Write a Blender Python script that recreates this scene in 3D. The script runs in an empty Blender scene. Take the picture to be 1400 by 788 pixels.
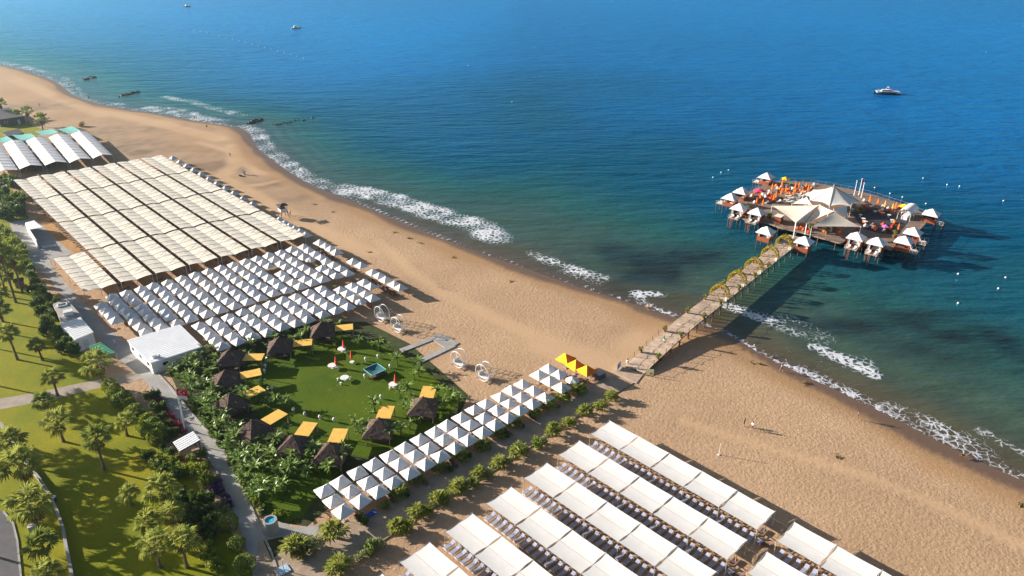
import bpy, math, random
import numpy as np
from mathutils import Vector, Matrix

# ------------------------------------------------------------------ camera
scene = bpy.context.scene
F, PITCH, CAMH = 1020.0, math.radians(26.2), 80.0
cam_data = bpy.data.cameras.new('camera')
cam_data.sensor_width = 36.0
cam_data.lens = F / 1400.0 * 36.0
cam_data.clip_start = 1.0
cam_data.clip_end = 60000.0
cam = bpy.data.objects.new('camera', cam_data)
scene.collection.objects.link(cam)
cam.location = (0, 0, CAMH)
cam.rotation_euler = (math.pi / 2 - PITCH, 0, 0)
scene.camera = cam

# ------------------------------------------------------------------ light
SUN_ELEV = math.radians(16.5)
SUN_AZ = math.radians(162.6)            # where the sun stands, counter-clockwise from +x
sun_dir = Vector((math.cos(SUN_ELEV) * math.cos(SUN_AZ), math.cos(SUN_ELEV) * math.sin(SUN_AZ), math.sin(SUN_ELEV)))
world = bpy.data.worlds.new('World')
scene.world = world
world.use_nodes = True
wn = world.node_tree.nodes
sky = wn.new('ShaderNodeTexSky')
sky.sky_type = 'NISHITA'
sky.sun_disc = False
sky.sun_elevation = SUN_ELEV
sky.sun_rotation = math.pi / 2 - SUN_AZ
sky.altitude = 50
sky.air_density = 1.0
sky.dust_density = 2.0
sky.ozone_density = 1.6
bg = wn['Background']
world.node_tree.links.new(sky.outputs[0], bg.inputs[0])
bg.inputs[1].default_value = 0.05
sl = bpy.data.lights.new('sun', 'SUN')
sl.energy = 5.0
sl.angle = math.radians(0.5)
sl.color = (1.0, 0.91, 0.80)
so = bpy.data.objects.new('sun', sl)
scene.collection.objects.link(so)
so.location = sun_dir * 400
so.rotation_euler = sun_dir.to_track_quat('Z', 'Y').to_euler()
scene.view_settings.view_transform = 'Standard'
scene.view_settings.look = 'None'
scene.view_settings.gamma = 1.0
scene.view_settings.use_curve_mapping = False
scene.view_settings.exposure = 1.28
scene.render.engine = 'CYCLES'

# ------------------------------------------------------------------ helpers
rnd = random.Random(7)
cp_, sp_ = math.cos(PITCH), math.sin(PITCH)
COL = scene.collection

def at(x, y, z=0.0):
    """ground point (at height z) whose place on the site plan was read from photo position x, y"""
    u = (x - 700) / F
    v = (y - 394) / F
    t = (z - CAMH) / -(sp_ + v * cp_)
    return Vector((u * t, (cp_ - v * sp_) * t, z))

def px(p):
    d = p[1] * cp_ - (p[2] - CAMH) * sp_
    return (700 + F * p[0] / d, 394 - F * (p[1] * sp_ + (p[2] - CAMH) * cp_) / d)

def tall(bx, by, ty):
    """height of an upright thing standing at photo position bx, by with its top at row ty"""
    b = at(bx, by)
    lo, hi = 0.0, 40.0
    for _ in range(40):
        m = (lo + hi) / 2
        if px((b.x, b.y, m))[1] > ty: lo = m
        else: hi = m
    return lo

class MB:
    def __init__(s):
        s.v, s.f, s.m = [], [], []
    def add(s, vs, fs, mi=0):
        o = len(s.v)
        s.v += [tuple(v) for v in vs]
        s.f += [tuple(i + o for i in f) for f in fs]
        s.m += [mi] * len(fs)
        return s
    def poly(s, pts, mi=0):
        return s.add(pts, [tuple(range(len(pts)))], mi)
    def box(s, c, d, rz=0.0, mi=0, taper=1.0):
        x, y, z = d[0] / 2, d[1] / 2, d[2] / 2
        ca, sa = math.cos(rz), math.sin(rz)
        vs = []
        for sz in (-1, 1):
            k = taper if sz > 0 else 1.0
            for sx, sy in ((-1, -1), (1, -1), (1, 1), (-1, 1)):
                a, b = sx * x * k, sy * y * k
                vs.append((c[0] + a * ca - b * sa, c[1] + a * sa + b * ca, c[2] + sz * z))
        return s.add(vs, [(3, 2, 1, 0), (4, 5, 6, 7), (0, 1, 5, 4), (1, 2, 6, 5), (2, 3, 7, 6), (3, 0, 4, 7)], mi)
    def tube(s, pts, radii, n=6, mi=0, caps=True):
        pts = [Vector(p) for p in pts]
        if not hasattr(radii, '__len__'): radii = [radii] * len(pts)
        rings, vs = [], []
        for i, p in enumerate(pts):
            d = (pts[min(i + 1, len(pts) - 1)] - pts[max(i - 1, 0)]).normalized()
            up = Vector((0, 0, 1)) if abs(d.z) < 0.9 else Vector((1, 0, 0))
            a = d.cross(up).normalized(); b = d.cross(a)
            for k in range(n):
                t = 2 * math.pi * k / n
                vs.append(p + (a * math.cos(t) + b * math.sin(t)) * radii[i])
        fs = []
        for i in range(len(pts) - 1):
            for k in range(n):
                k2 = (k + 1) % n
                fs.append((i * n + k, i * n + k2, (i + 1) * n + k2, (i + 1) * n + k))
        if caps:
            fs.append(tuple(range(n - 1, -1, -1)) if True else ())
            fs.append(tuple((len(pts) - 1) * n + k for k in range(n)))
        return s.add(vs, fs, mi)
    def lathe(s, prof, n=12, c=(0, 0, 0), mi=0):
        vs, fs = [], []
        for r, z in prof:
            for k in range(n):
                t = 2 * math.pi * k / n
                vs.append((c[0] + r * math.cos(t), c[1] + r * math.sin(t), c[2] + z))
        for i in range(len(prof) - 1):
            for k in range(n):
                k2 = (k + 1) % n
                fs.append((i * n + k, i * n + k2, (i + 1) * n + k2, (i + 1) * n + k))
        if prof[0][0] > 1e-4: fs.append(tuple(range(n - 1, -1, -1)))
        if prof[-1][0] > 1e-4: fs.append(tuple((len(prof) - 1) * n + k for k in range(n)))
        return s.add(vs, fs, mi)
    def grid(s, fn, nu, nv, mi=0):
        vs = [fn(i / nu, j / nv) for j in range(nv + 1) for i in range(nu + 1)]
        w = nu + 1
        fs = [(j * w + i, j * w + i + 1, (j + 1) * w + i + 1, (j + 1) * w + i) for j in range(nv) for i in range(nu)]
        return s.add(vs, fs, mi)
    def slab(s, pts, z0, z1, mi=0):
        """prism over a plan polygon"""
        n = len(pts)
        vs = [(p[0], p[1], z0) for p in pts] + [(p[0], p[1], z1) for p in pts]
        fs = [tuple(range(n - 1, -1, -1)), tuple(range(n, 2 * n))]
        fs += [(i, (i + 1) % n, n + (i + 1) % n, n + i) for i in range(n)]
        return s.add(vs, fs, mi)
    def mesh(s, name, mats, smooth=False):
        me = bpy.data.meshes.new(name)
        me.from_pydata(s.v, [], s.f)
        if not isinstance(mats, (list, tuple)): mats = [mats]
        for m in mats: me.materials.append(m)
        if len(mats) > 1: me.polygons.foreach_set('material_index', s.m)
        if smooth: me.polygons.foreach_set('use_smooth', [True] * len(s.f))
        me.update()
        return me
    def build(s, name, mats, parent=None, smooth=False):
        return link(name, s.mesh(name, mats, smooth), parent)

def link(name, data, parent=None, loc=None, rz=0.0, sc=None):
    o = bpy.data.objects.new(name, data)
    COL.objects.link(o)
    if parent is not None: o.parent = parent
    if loc is not None: o.location = loc
    if rz: o.rotation_euler = (0, 0, rz)
    if sc is not None: o.scale = sc if hasattr(sc, '__len__') else (sc, sc, sc)
    return o

def tag(o, label=None, cat=None, group=None, kind=None):
    if label: o['label'] = label
    if cat: o['category'] = cat
    if group: o['group'] = group
    if kind: o['kind'] = kind
    return o

def thing(name, loc, rz, label, cat, group=None, sc=None):
    return tag(link(name, None, None, loc, rz, sc), label, cat, group)

def parts(root, plist):
    """plist: (name, mesh[, sub-list]) - share mesh data between alike things"""
    for p in plist:
        o = link(p[0], p[1], root)
        if len(p) > 2:
            for q in p[2]: link(q[0], q[1], o)

def copies(name, plist, places, label, cat, group):
    for pl in places:
        loc, rz = pl[0], pl[1]
        sc = pl[2] if len(pl) > 2 else None
        parts(thing(name, loc, rz, label, cat, group, sc), plist)

# ------------------------------------------------------------------ materials
def new_mat(name):
    m = bpy.data.materials.new(name)
    m.use_nodes = True
    nt = m.node_tree
    return m, nt, nt.nodes['Principled BSDF']

def noise(nt, scale, detail=3.0, rough=0.55, vec=None):
    n = nt.nodes.new('ShaderNodeTexNoise')
    n.inputs['Scale'].default_value = scale
    n.inputs['Detail'].default_value = detail
    n.inputs['Roughness'].default_value = rough
    if vec is None:
        g = nt.nodes.new('ShaderNodeNewGeometry')
        vec = g.outputs['Position']
    nt.links.new(vec, n.inputs['Vector'])
    return n.outputs['Fac']

def ramp(nt, fac, stops):
    r = nt.nodes.new('ShaderNodeValToRGB')
    els = r.color_ramp.elements
    while len(els) < len(stops): els.new(0.5)
    for e, (p, c) in zip(els, stops):
        e.position = p
        e.color = c if len(c) == 4 else (*c, 1)
    nt.links.new(fac, r.inputs[0])
    return r.outputs[0]

def mix(nt, fac, a, b, mode='MIX'):
    m = nt.nodes.new('ShaderNodeMix')
    m.data_type = 'RGBA'
    m.blend_type = mode
    for sock, val in ((m.inputs[0], fac), (m.inputs[6], a), (m.inputs[7], b)):
        if hasattr(val, 'is_linked') or hasattr(val, 'links'): nt.links.new(val, sock)
        elif hasattr(val, '__len__'): sock.default_value = (*val[:3], 1)
        else: sock.default_value = val
    return m.outputs[2]

def math_n(nt, op, a, b=None, c=None, clamp=False):
    m = nt.nodes.new('ShaderNodeMath')
    m.operation = op
    m.use_clamp = clamp
    for i, val in enumerate((a, b, c)):
        if val is None: continue
        if hasattr(val, 'links'): nt.links.new(val, m.inputs[i])
        else: m.inputs[i].default_value = val
    return m.outputs[0]

def bump(nt, b, height, strength, dist):
    n = nt.nodes.new('ShaderNodeBump')
    n.inputs['Strength'].default_value = strength
    n.inputs['Distance'].default_value = dist
    nt.links.new(height, n.inputs['Height'])
    nt.links.new(n.outputs[0], b.inputs['Normal'])
    return n

def simple(name, c, rough=0.8, var=0.15, scale=1.5, bs=0.0, bscale=8.0, bd=0.05, spec=0.3, metal=0.0, trans=0.0):
    m, nt, b = new_mat(name)
    f = noise(nt, scale, 4)
    lo = tuple(max(0, x * (1 - var)) for x in c)
    hi = tuple(min(1, x * (1 + var)) for x in c)
    nt.links.new(ramp(nt, f, [(0.3, lo), (0.7, hi)]), b.inputs['Base Color'])
    b.inputs['Roughness'].default_value = rough
    b.inputs['Specular IOR Level'].default_value = spec
    b.inputs['Metallic'].default_value = metal
    if bs: bump(nt, b, noise(nt, bscale, 3), bs, bd)
    if trans:
        out = nt.nodes['Material Output']
        t = nt.nodes.new('ShaderNodeBsdfTranslucent')
        t.inputs[0].default_value = (*c, 1)
        mx = nt.nodes.new('ShaderNodeMixShader')
        mx.inputs[0].default_value = trans
        nt.links.new(b.outputs[0], mx.inputs[1]); nt.links.new(t.outputs[0], mx.inputs[2])
        nt.links.new(mx.outputs[0], out.inputs[0])
    return m

def leaf_mat(name, c1, c2, scale=1.2, trans=0.25, rough=0.55):
    m, nt, b = new_mat(name)
    f = noise(nt, scale, 4, 0.7)
    nt.links.new(ramp(nt, f, [(0.32, c1), (0.68, c2)]), b.inputs['Base Color'])
    b.inputs['Roughness'].default_value = rough
    b.inputs['Specular IOR Level'].default_value = 0.35
    out = nt.nodes['Material Output']
    t = nt.nodes.new('ShaderNodeBsdfTranslucent')
    t.inputs[0].default_value = (*[min(1, x * 1.3) for x in c2], 1)
    mx = nt.nodes.new('ShaderNodeMixShader')
    mx.inputs[0].default_value = trans
    nt.links.new(b.outputs[0], mx.inputs[1]); nt.links.new(t.outputs[0], mx.inputs[2])
    nt.links.new(mx.outputs[0], out.inputs[0])
    return m

M = {}
M['white_cloth'] = simple('white_cloth', (0.71, 0.70, 0.71), 0.9, 0.05, 2.0, 0.15, 5.0, 0.05)
M['tent_cloth'] = simple('tent_cloth', (0.80, 0.77, 0.73), 0.9, 0.05, 0.4, 0.2, 1.2, 0.08)
M['cream_cloth'] = simple('cream_cloth', (0.73, 0.67, 0.57), 0.9, 0.16, 0.9, 0.25, 1.6, 0.08)  # tone variation also paints in folds and stripe shadows
M['pale_cloth'] = simple('pale_cloth', (0.80, 0.76, 0.72), 0.9, 0.06, 0.6, 0.25, 1.0, 0.08)
M['teal_cloth'] = simple('teal_cloth', (0.18, 0.52, 0.47), 0.85, 0.15, 1.0)
M['yellow_cloth'] = simple('yellow_cloth', (0.78, 0.47, 0.10), 0.9, 0.08, 1.0)
M['yellow'] = simple('yellow_fabric', (0.85, 0.52, 0.02), 0.85, 0.06, 1.0)
M['orange'] = simple('orange_fabric', (0.90, 0.20, 0.02), 0.85, 0.10, 1.0)
M['red'] = simple('red_fabric', (0.55, 0.07, 0.02), 0.85, 0.12, 2.0)
M['pink'] = simple('pink_fabric', (0.70, 0.06, 0.16), 0.85, 0.10, 2.0)
M['magenta'] = simple('magenta_fabric', (0.65, 0.15, 0.50), 0.85, 0.10, 2.0)
M['sail'] = simple('sail_cloth', (0.74, 0.64, 0.52), 0.85, 0.07, 0.35, 0.2, 0.9, 0.1)
M['sail_white'] = simple('sail_white', (0.78, 0.74, 0.68), 0.85, 0.05, 0.35, 0.2, 0.9, 0.1)
M['steel'] = simple('painted_steel', (0.55, 0.55, 0.55), 0.5, 0.1, 3.0, spec=0.5)
M['dark_frame'] = simple('dark_frame', (0.10, 0.075, 0.06), 0.7, 0.2, 3.0)
M['white_paint'] = simple('white_paint', (0.78, 0.78, 0.78), 0.6, 0.05, 1.0)
M['wall_white'] = simple('wall_white', (0.70, 0.70, 0.71), 0.85, 0.08, 0.5)
M['wood'] = simple('weathered_wood', (0.34, 0.24, 0.17), 0.85, 0.25, 1.3, 0.3, 6.0, 0.03)
M['pier_wood'] = simple('pier_wood', (0.46, 0.34, 0.25), 0.88, 0.22, 0.7, 0.3, 6.0, 0.03)
M['pier_wood_dark'] = simple('pier_wood_dark', (0.12, 0.085, 0.065), 0.85, 0.3, 1.0)
M['red_wood'] = simple('red_wood', (0.30, 0.075, 0.03), 0.7, 0.25, 1.2, 0.2, 5.0, 0.02)
M['concrete'] = simple('pale_concrete', (0.35, 0.335, 0.32), 0.9, 0.14, 0.35, 0.2, 3.0, 0.02)
M['paving'] = simple('paving', (0.37, 0.28, 0.205), 0.9, 0.22, 0.5, 0.25, 4.0, 0.03)
M['asphalt'] = simple('asphalt', (0.12, 0.115, 0.125), 0.95, 0.15, 0.6, 0.2, 9.0, 0.02)
M['gravel_path'] = simple('gravel_path', (0.36, 0.30, 0.25), 0.95, 0.15, 0.6, 0.25, 6.0, 0.03)
M['soil'] = simple('soil', (0.045, 0.055, 0.014), 0.95, 0.3, 0.6, 0.4, 3.0, 0.08)
M['thatch'] = simple('thatch', (0.125, 0.085, 0.075), 0.95, 0.35, 2.2, 0.7, 9.0, 0.08, spec=0.1)
M['trunk'] = simple('palm_trunk', (0.17, 0.115, 0.08), 0.95, 0.3, 2.5, 0.6, 6.0, 0.06)
M['dead_leaf'] = simple('dead_palm_leaf', (0.30, 0.165, 0.075), 0.9, 0.35, 1.8)
M['palm'] = leaf_mat('palm_leaf', (0.11, 0.15, 0.025), (0.42, 0.45, 0.11), 1.4)
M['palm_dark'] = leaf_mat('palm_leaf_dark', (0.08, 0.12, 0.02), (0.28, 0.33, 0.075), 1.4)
M['banana'] = leaf_mat('banana_leaf', (0.07, 0.14, 0.02), (0.30, 0.40, 0.09), 1.6, 0.22, 0.36)
M['bush'] = leaf_mat('bush_leaf', (0.07, 0.12, 0.015), (0.24, 0.30, 0.05), 1.3)
M['bush_dark'] = leaf_mat('bush_leaf_dark', (0.035, 0.075, 0.014), (0.12, 0.18, 0.03), 1.0)
M['bush_lime'] = leaf_mat('bush_leaf_lime', (0.12, 0.18, 0.015), (0.32, 0.36, 0.03), 1.2)
M['bush_pale'] = leaf_mat('bush_leaf_pale', (0.14, 0.17, 0.05), (0.36, 0.38, 0.16), 2.2)
M['bush_dry'] = leaf_mat('bush_leaf_dry', (0.13, 0.09, 0.03), (0.27, 0.19, 0.06), 1.2)
M['flower_red'] = leaf_mat('flower_red', (0.07, 0.03, 0.02), (0.42, 0.02, 0.06), 2.2)
M['flower_violet'] = leaf_mat('flower_violet', (0.03, 0.02, 0.05), (0.10, 0.02, 0.20), 2.0)
M['flower_yellow'] = leaf_mat('flower_yellow', (0.12, 0.16, 0.01), (0.62, 0.42, 0.02), 1.8)
M['turquoise'] = simple('turquoise_tile', (0.03, 0.42, 0.60), 0.25, 0.1, 2.0, spec=0.5)
M['blue_cloth'] = simple('blue_cloth', (0.03, 0.09, 0.40), 0.8, 0.1, 2.0)
M['rock'] = simple('wet_rock', (0.018, 0.018, 0.022), 0.6, 0.3, 0.8, 0.6, 1.5, 0.3)
M['dark_roof'] = simple('dark_roof', (0.05, 0.05, 0.06), 0.75, 0.2, 1.0)
M['glass_dark'] = simple('dark_glass', (0.02, 0.025, 0.03), 0.15, 0.1, 1.0, spec=0.6)
M['skin'] = simple('skin', (0.42, 0.23, 0.15), 0.6, 0.08, 4.0)
M['hair'] = simple('hair', (0.03, 0.02, 0.015), 0.6, 0.2, 8.0)
M['shirt_white'] = simple('shirt_white', (0.70, 0.70, 0.72), 0.9, 0.05, 4.0)
M['shirt_green'] = simple('shirt_green', (0.03, 0.30, 0.18), 0.9, 0.05, 4.0)
M['shirt_dark'] = simple('shirt_dark', (0.05, 0.05, 0.08), 0.9, 0.05, 4.0)
M['shorts_dark'] = simple('shorts_dark', (0.04, 0.045, 0.07), 0.9, 0.05, 4.0)
M['mattress_grey'] = simple('mattress_grey', (0.34, 0.36, 0.46), 0.9, 0.08, 2.0)
M['mattress_brown'] = simple('mattress_brown', (0.15, 0.095, 0.08), 0.9, 0.15, 2.0)
M['mattress_white'] = simple('mattress_white', (0.74, 0.72, 0.70), 0.9, 0.05, 2.0)
M['terracotta'] = simple('terracotta', (0.30, 0.12, 0.06), 0.85, 0.15, 3.0)
# ================================================================== terrain and sea
WL = -0.6                                # water level
COAST_PX = [(-700, -20), (-330, 30), (-120, 66), (-40, 82), (0, 89), (40, 98), (80, 113), (98, 131), (130, 141), (160, 148), (215, 156), (280, 168),
            (325, 174), (340, 181), (346, 194), (354, 206), (375, 221), (400, 239), (430, 256), (465, 269), (510, 288), (560, 309),
            (610, 329), (650, 345), (700, 361), (750, 379), (800, 396), (850, 411), (890, 424), (928, 436), (955, 443), (982, 451),
            (1012, 467), (1043, 487), (1084, 507), (1132, 529), (1180, 552), (1231, 577), (1297, 612), (1340, 632), (1370, 646),
            (1400, 658), (1460, 690), (1560, 740), (1700, 815)]
coast = [at(x, y, WL).xy for x, y in COAST_PX]
coast = [coast[0] + (coast[0] - coast[1]).normalized() * 9000] + coast + [coast[-1] + (coast[-1] - coast[-2]).normalized() * 9000]
# smooth the line a little
def chaikin(pts, n=2):
    for _ in range(n):
        q = [pts[0]]
        for a, b in zip(pts[:-1], pts[1:]):
            q += [a * 0.75 + b * 0.25, a * 0.25 + b * 0.75]
        pts = q + [pts[-1]]
    return pts
coast = chaikin(coast, 2)
CO = np.array([tuple(p) for p in coast])
SEA = np.vstack([CO, [[30000, 30000], [-30000, 30000]]])

def seg_dist(P, L):
    best = np.full(len(P), 1e9)
    for a, b in zip(L[:-1], L[1:]):
        ab = b - a
        t = np.clip(((P - a) @ ab) / max(ab @ ab, 1e-9), 0, 1)
        d = np.hypot(*(P - a - t[:, None] * ab).T)
        best = np.minimum(best, d)
    return best

def inside(P, poly):
    r = np.zeros(len(P), bool)
    n = len(poly)
    for i in range(n):
        a, b = poly[i], poly[(i + 1) % n]
        if a[1] == b[1]: continue
        c = ((a[1] > P[:, 1]) != (b[1] > P[:, 1])) & (P[:, 0] < (b[0] - a[0]) * (P[:, 1] - a[1]) / (b[1] - a[1]) + a[0])
        r ^= c
    return r

def shore(P):
    d = seg_dist(P, CO)
    return np.where(inside(P, SEA), -d, d)      # land positive

def axis(lo, hi, step, far):
    a = list(np.arange(lo, hi + step, step))
    s = step; v = a[-1]; up = []
    while v < far: s *= 1.35; v += s; up.append(v)
    s = step; v = a[0]; dn = []
    while v > -far: s *= 1.35; v -= s; dn.append(v)
    return np.array(dn[::-1] + a + up)

def stroke(P, pts, width, z=0.0, soft=1.0):
    L = np.array([tuple(at(x, y, z).xy) for x, y in pts])
    d = seg_dist(P, L)
    return np.clip(1.0 - (d - width * 0.5) / (width * 0.5 * soft + 1e-6), 0, 1)

def blob(P, x, y, rx, ry, ang=0.0, z=0.0):
    c = np.array(tuple(at(x, y, z).xy))
    q = P - c
    ca, sa = math.cos(ang), math.sin(ang)
    u = q[:, 0] * ca + q[:, 1] * sa
    v = -q[:, 0] * sa + q[:, 1] * ca
    return np.exp(-(u / rx) ** 2 - (v / ry) ** 2)

def vnoise(P, s, seed=0):
    """cheap smooth value noise"""
    r = np.random.RandomState(seed)
    T = r.rand(256, 256)
    q = P / s
    i = np.floor(q).astype(int); f = q - i
    f = f * f * (3 - 2 * f)
    g = lambda a, b: T[(i[:, 0] + a) % 256, (i[:, 1] + b) % 256]
    return (g(0, 0) * (1 - f[:, 0]) + g(1, 0) * f[:, 0]) * (1 - f[:, 1]) + (g(0, 1) * (1 - f[:, 0]) + g(1, 1) * f[:, 0]) * f[:, 1]

def grid_mesh(name, xs, ys, zf, attrs, mat):
    X, Y = np.meshgrid(xs, ys)
    P = np.stack([X.ravel(), Y.ravel()], 1)
    Z = zf(P)
    nx, ny = len(xs), len(ys)
    me = bpy.data.meshes.new(name)
    idx = np.arange(nx * ny).reshape(ny, nx)
    q = np.stack([idx[:-1, :-1], idx[:-1, 1:], idx[1:, 1:], idx[1:, :-1]], -1).reshape(-1, 4)
    me.vertices.add(nx * ny)
    me.vertices.foreach_set('co', np.column_stack([P, Z]).astype(np.float32).ravel())
    me.loops.add(q.size)
    me.loops.foreach_set('vertex_index', q.ravel().astype(np.int32))
    me.polygons.add(len(q))
    me.polygons.foreach_set('loop_start', np.arange(0, q.size, 4, dtype=np.int32))
    me.polygons.foreach_set('use_smooth', np.ones(len(q), bool))
    for an, fn in attrs.items():
        a = me.attributes.new(an, 'FLOAT', 'POINT')
        a.data.foreach_set('value', fn(P).astype(np.float32))
    me.update(calc_edges=True)
    me.materials.append(mat)
    return tag(link(name, me), kind='structure')

def attr(nt, name):
    n = nt.nodes.new('ShaderNodeAttribute')
    n.attribute_name = name
    return n.outputs['Fac']

# ---------------------------------------------------------------- sand
def sand_material():
    m, nt, b = new_mat('beach_sand')
    big = noise(nt, 0.045, 4, 0.6)
    fine = noise(nt, 1.1, 4, 0.65)
    c = ramp(nt, big, [(0.3, (0.45, 0.295, 0.178)), (0.7, (0.54, 0.36, 0.222))])
    c = mix(nt, 0.8, c, ramp(nt, noise(nt, 0.014, 5, 0.65), [(0.3, (0.80, 0.79, 0.80)), (0.7, (1.12, 1.12, 1.1))]), 'MULTIPLY')
    c = mix(nt, 0.55, c, ramp(nt, fine, [(0.3, (0.72, 0.70, 0.68)), (0.7, (1.1, 1.1, 1.1))]), 'MULTIPLY')
    c = mix(nt, math_n(nt, 'MULTIPLY', attr(nt, 'smooth_track'), 0.7), c, (0.56, 0.37, 0.215))
    c = mix(nt, math_n(nt, 'MULTIPLY', attr(nt, 'dark_patch'), 0.9), c, (0.17, 0.112, 0.075))
    c = mix(nt, attr(nt, 'damp'), c, (0.40, 0.225, 0.10))
    c = mix(nt, attr(nt, 'wet'), c, (0.17, 0.105, 0.07))
    nt.links.new(c, b.inputs['Base Color'])
    rgh = nt.nodes.new('ShaderNodeMapRange')
    nt.links.new(attr(nt, 'wet'), rgh.inputs[0])
    rgh.inputs[3].default_value = 0.95; rgh.inputs[4].default_value = 0.38
    nt.links.new(rgh.outputs[0], b.inputs['Roughness'])
    b.inputs['Specular IOR Level'].default_value = 0.25
    # footprints: close-packed dimples plus finer churn
    g = nt.nodes.new('ShaderNodeNewGeometry')
    vo = nt.nodes.new('ShaderNodeTexVoronoi')
    vo.feature = 'SMOOTH_F1'
    vo.inputs['Scale'].default_value = 2.1
    nt.links.new(g.outputs['Position'], vo.inputs['Vector'])
    h = math_n(nt, 'ADD', math_n(nt, 'MULTIPLY', vo.outputs['Distance'], 0.55), math_n(nt, 'MULTIPLY', noise(nt, 3.2, 3, 0.6), 0.6))
    keep = math_n(nt, 'SUBTRACT', 1.0, math_n(nt, 'MAXIMUM', math_n(nt, 'MULTIPLY', attr(nt, 'smooth_track'), 0.85), math_n(nt, 'MAXIMUM', attr(nt, 'wet'), math_n(nt, 'MULTIPLY', attr(nt, 'damp'), 0.8))))
    h = math_n(nt, 'MULTIPLY', h, keep)
    h = math_n(nt, 'ADD', h, math_n(nt, 'MULTIPLY', noise(nt, 0.25, 3, 0.6), 0.35))
    bump(nt, b, h, 0.75, 0.13)
    return m

def land_z(P):
    d = shore(P)
    z = np.where(d > 0, WL + (0 - WL) * np.clip(d / 9.0, 0, 1) ** 0.8, WL + d * 0.06)
    z = z + 0.10 * np.exp(-((d - 6.5) / 1.6) ** 2)
    return np.maximum(z, -6)

TRACKS = [([(602, 400), (650, 424), (699, 447), (760, 476), (850, 515)], 2.6), ([(515, 330), (560, 372), (602, 400)], 2.0),
          ([(318, 200), (322, 225), (300, 243), (330, 258), (380, 288), (440, 318), (500, 345)], 4.0), ([(322, 215), (350, 235), (395, 242), (440, 270)], 2.5),
          ([(330, 255), (360, 252), (392, 244)], 2.0), ([(270, 195), (300, 203), (322, 210)], 2.2), ([(130, 150), (220, 170), (300, 190)], 5.0), ([(20, 110), (80, 133), (140, 158)], 5.0),
          ([(930, 575), (1040, 610), (1180, 650), (1300, 700), (1420, 760)], 1.3), ([(740, 470), (800, 490), (850, 505)], 5.0),
          ([(870, 480), (905, 450)], 7.0)]
def f_track(P):
    v = np.zeros(len(P))
    for pts, w in TRACKS: v = np.maximum(v, stroke(P, pts, w, soft=1.2))
    return np.clip(v * (0.75 + 0.5 * vnoise(P, 6, 3)), 0, 1)
def f_dark(P):
    v = blob(P, 297, 226, 12, 7) + 0.8 * blob(P, 352, 250, 12, 6) + 0.7 * blob(P, 400, 268, 15, 8) + 0.7 * blob(P, 70, 145, 30, 14) + 0.5 * blob(P, 205, 205, 25, 10) + 0.45 * blob(P, 220, 175, 30, 8)
    v = v + 0.30 * blob(P, 330, 232, 60, 22, -0.75) + 0.32 * blob(P, 160, 185, 90, 22, -0.75)
    return np.clip(v * (0.35 + 1.1 * vnoise(P, 9, 5)) * (0.5 + 0.9 * vnoise(P, 2.5, 6)), 0, 1) * (1 - 0.9 * f_track(P))
def f_damp(P):
    d = shore(P) + (vnoise(P, 14, 8) - 0.5) * 5 + (vnoise(P, 4, 9) - 0.5) * 2
    far = np.clip((P[:, 1] - 210) / 80, 0, 1)
    v = np.clip(1 - (d - 6.0) / 4.0, 0, 1) * 0.65
    return np.clip(v + far * 0.55 * np.clip(1 - np.abs(d - 22) / 16, 0, 1) * vnoise(P, 18, 10), 0, 1)
def f_wet(P):
    d = shore(P) + (vnoise(P, 12, 18) - 0.5) * 3.0 + (vnoise(P, 3.5, 19) - 0.5) * 0.8
    return np.clip(1 - (d - 2.2) / 1.6, 0, 1)

ground = grid_mesh('ground', axis(-330, 165, 1.25, 16000), axis(42, 470, 1.25, 16000), land_z,
                   {'smooth_track': f_track, 'dark_patch': f_dark, 'damp': f_damp, 'wet': f_wet}, sand_material())

# ---------------------------------------------------------------- sea
FOAM = [([(352, 178), (360, 200), (385, 220), (420, 243), (450, 255)], 9, 0.80), ([(470, 258), (520, 268), (570, 283), (620, 300), (655, 310), (680, 325)], 11, 1.0),
        ([(490, 270), (560, 300), (620, 322), (660, 335)], 8, 0.42),
        ([(725, 346), (760, 360), (800, 373), (826, 380)], 4.5, 0.95), ([(735, 354), (790, 378), (820, 388)], 4, 0.6), ([(868, 400), (890, 402), (905, 403)], 3.4, 0.9), ([(868, 404), (895, 421), (922, 432)], 2.6, 0.9),
        ([(998, 419), (1030, 430), (1060, 444), (1085, 456)], 4.2, 1.0), ([(1040, 424), (1075, 436), (1120, 456), (1130, 462)], 6.5, 0.6), ([(1065, 450), (1110, 462)], 5, 0.55),
        ([(1115, 474), (1140, 486), (1165, 497), (1196, 513)], 3.6, 1.0), ([(1150, 488), (1180, 490), (1190, 502)], 3.4, 0.85), ([(1090, 482), (1120, 500), (1150, 515)], 6, 0.5),
        ([(962, 444), (985, 453), (1015, 468), (1050, 487), (1085, 505)], 2.2, 1.0), ([(1085, 504), (1130, 524), (1180, 546), (1231, 571)], 4.2, 0.92),
        ([(1215, 560), (1260, 577), (1310, 598), (1345, 620)], 6.5, 0.75), ([(1231, 572), (1297, 606), (1345, 628), (1375, 645), (1402, 657), (1470, 692)], 3.6, 0.7),
        ([(1337, 586), (1360, 599), (1385, 612), (1410, 625)], 2.6, 0.95), ([(205, 148), (245, 153), (265, 160), (300, 167)], 12, 0.85), ([(225, 133), (262, 139), (300, 150), (330, 158)], 7, 0.8),
        ([(150, 135), (200, 146), (240, 152)], 6, 0.35), ([(300, 140), (340, 156), (380, 165)], 4, 0.45), ([(380, 160), (420, 170)], 6, 0.4), ([(60, 96), (95, 106), (130, 112)], 8, 0.5), ([(-20, 80), (40, 94), (85, 109), (105, 130)], 10, 0.72), ([(105, 132), (150, 142), (200, 151)], 9, 0.68), ([(340, 172), (352, 190), (372, 212)], 8, 0.8)]
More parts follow.
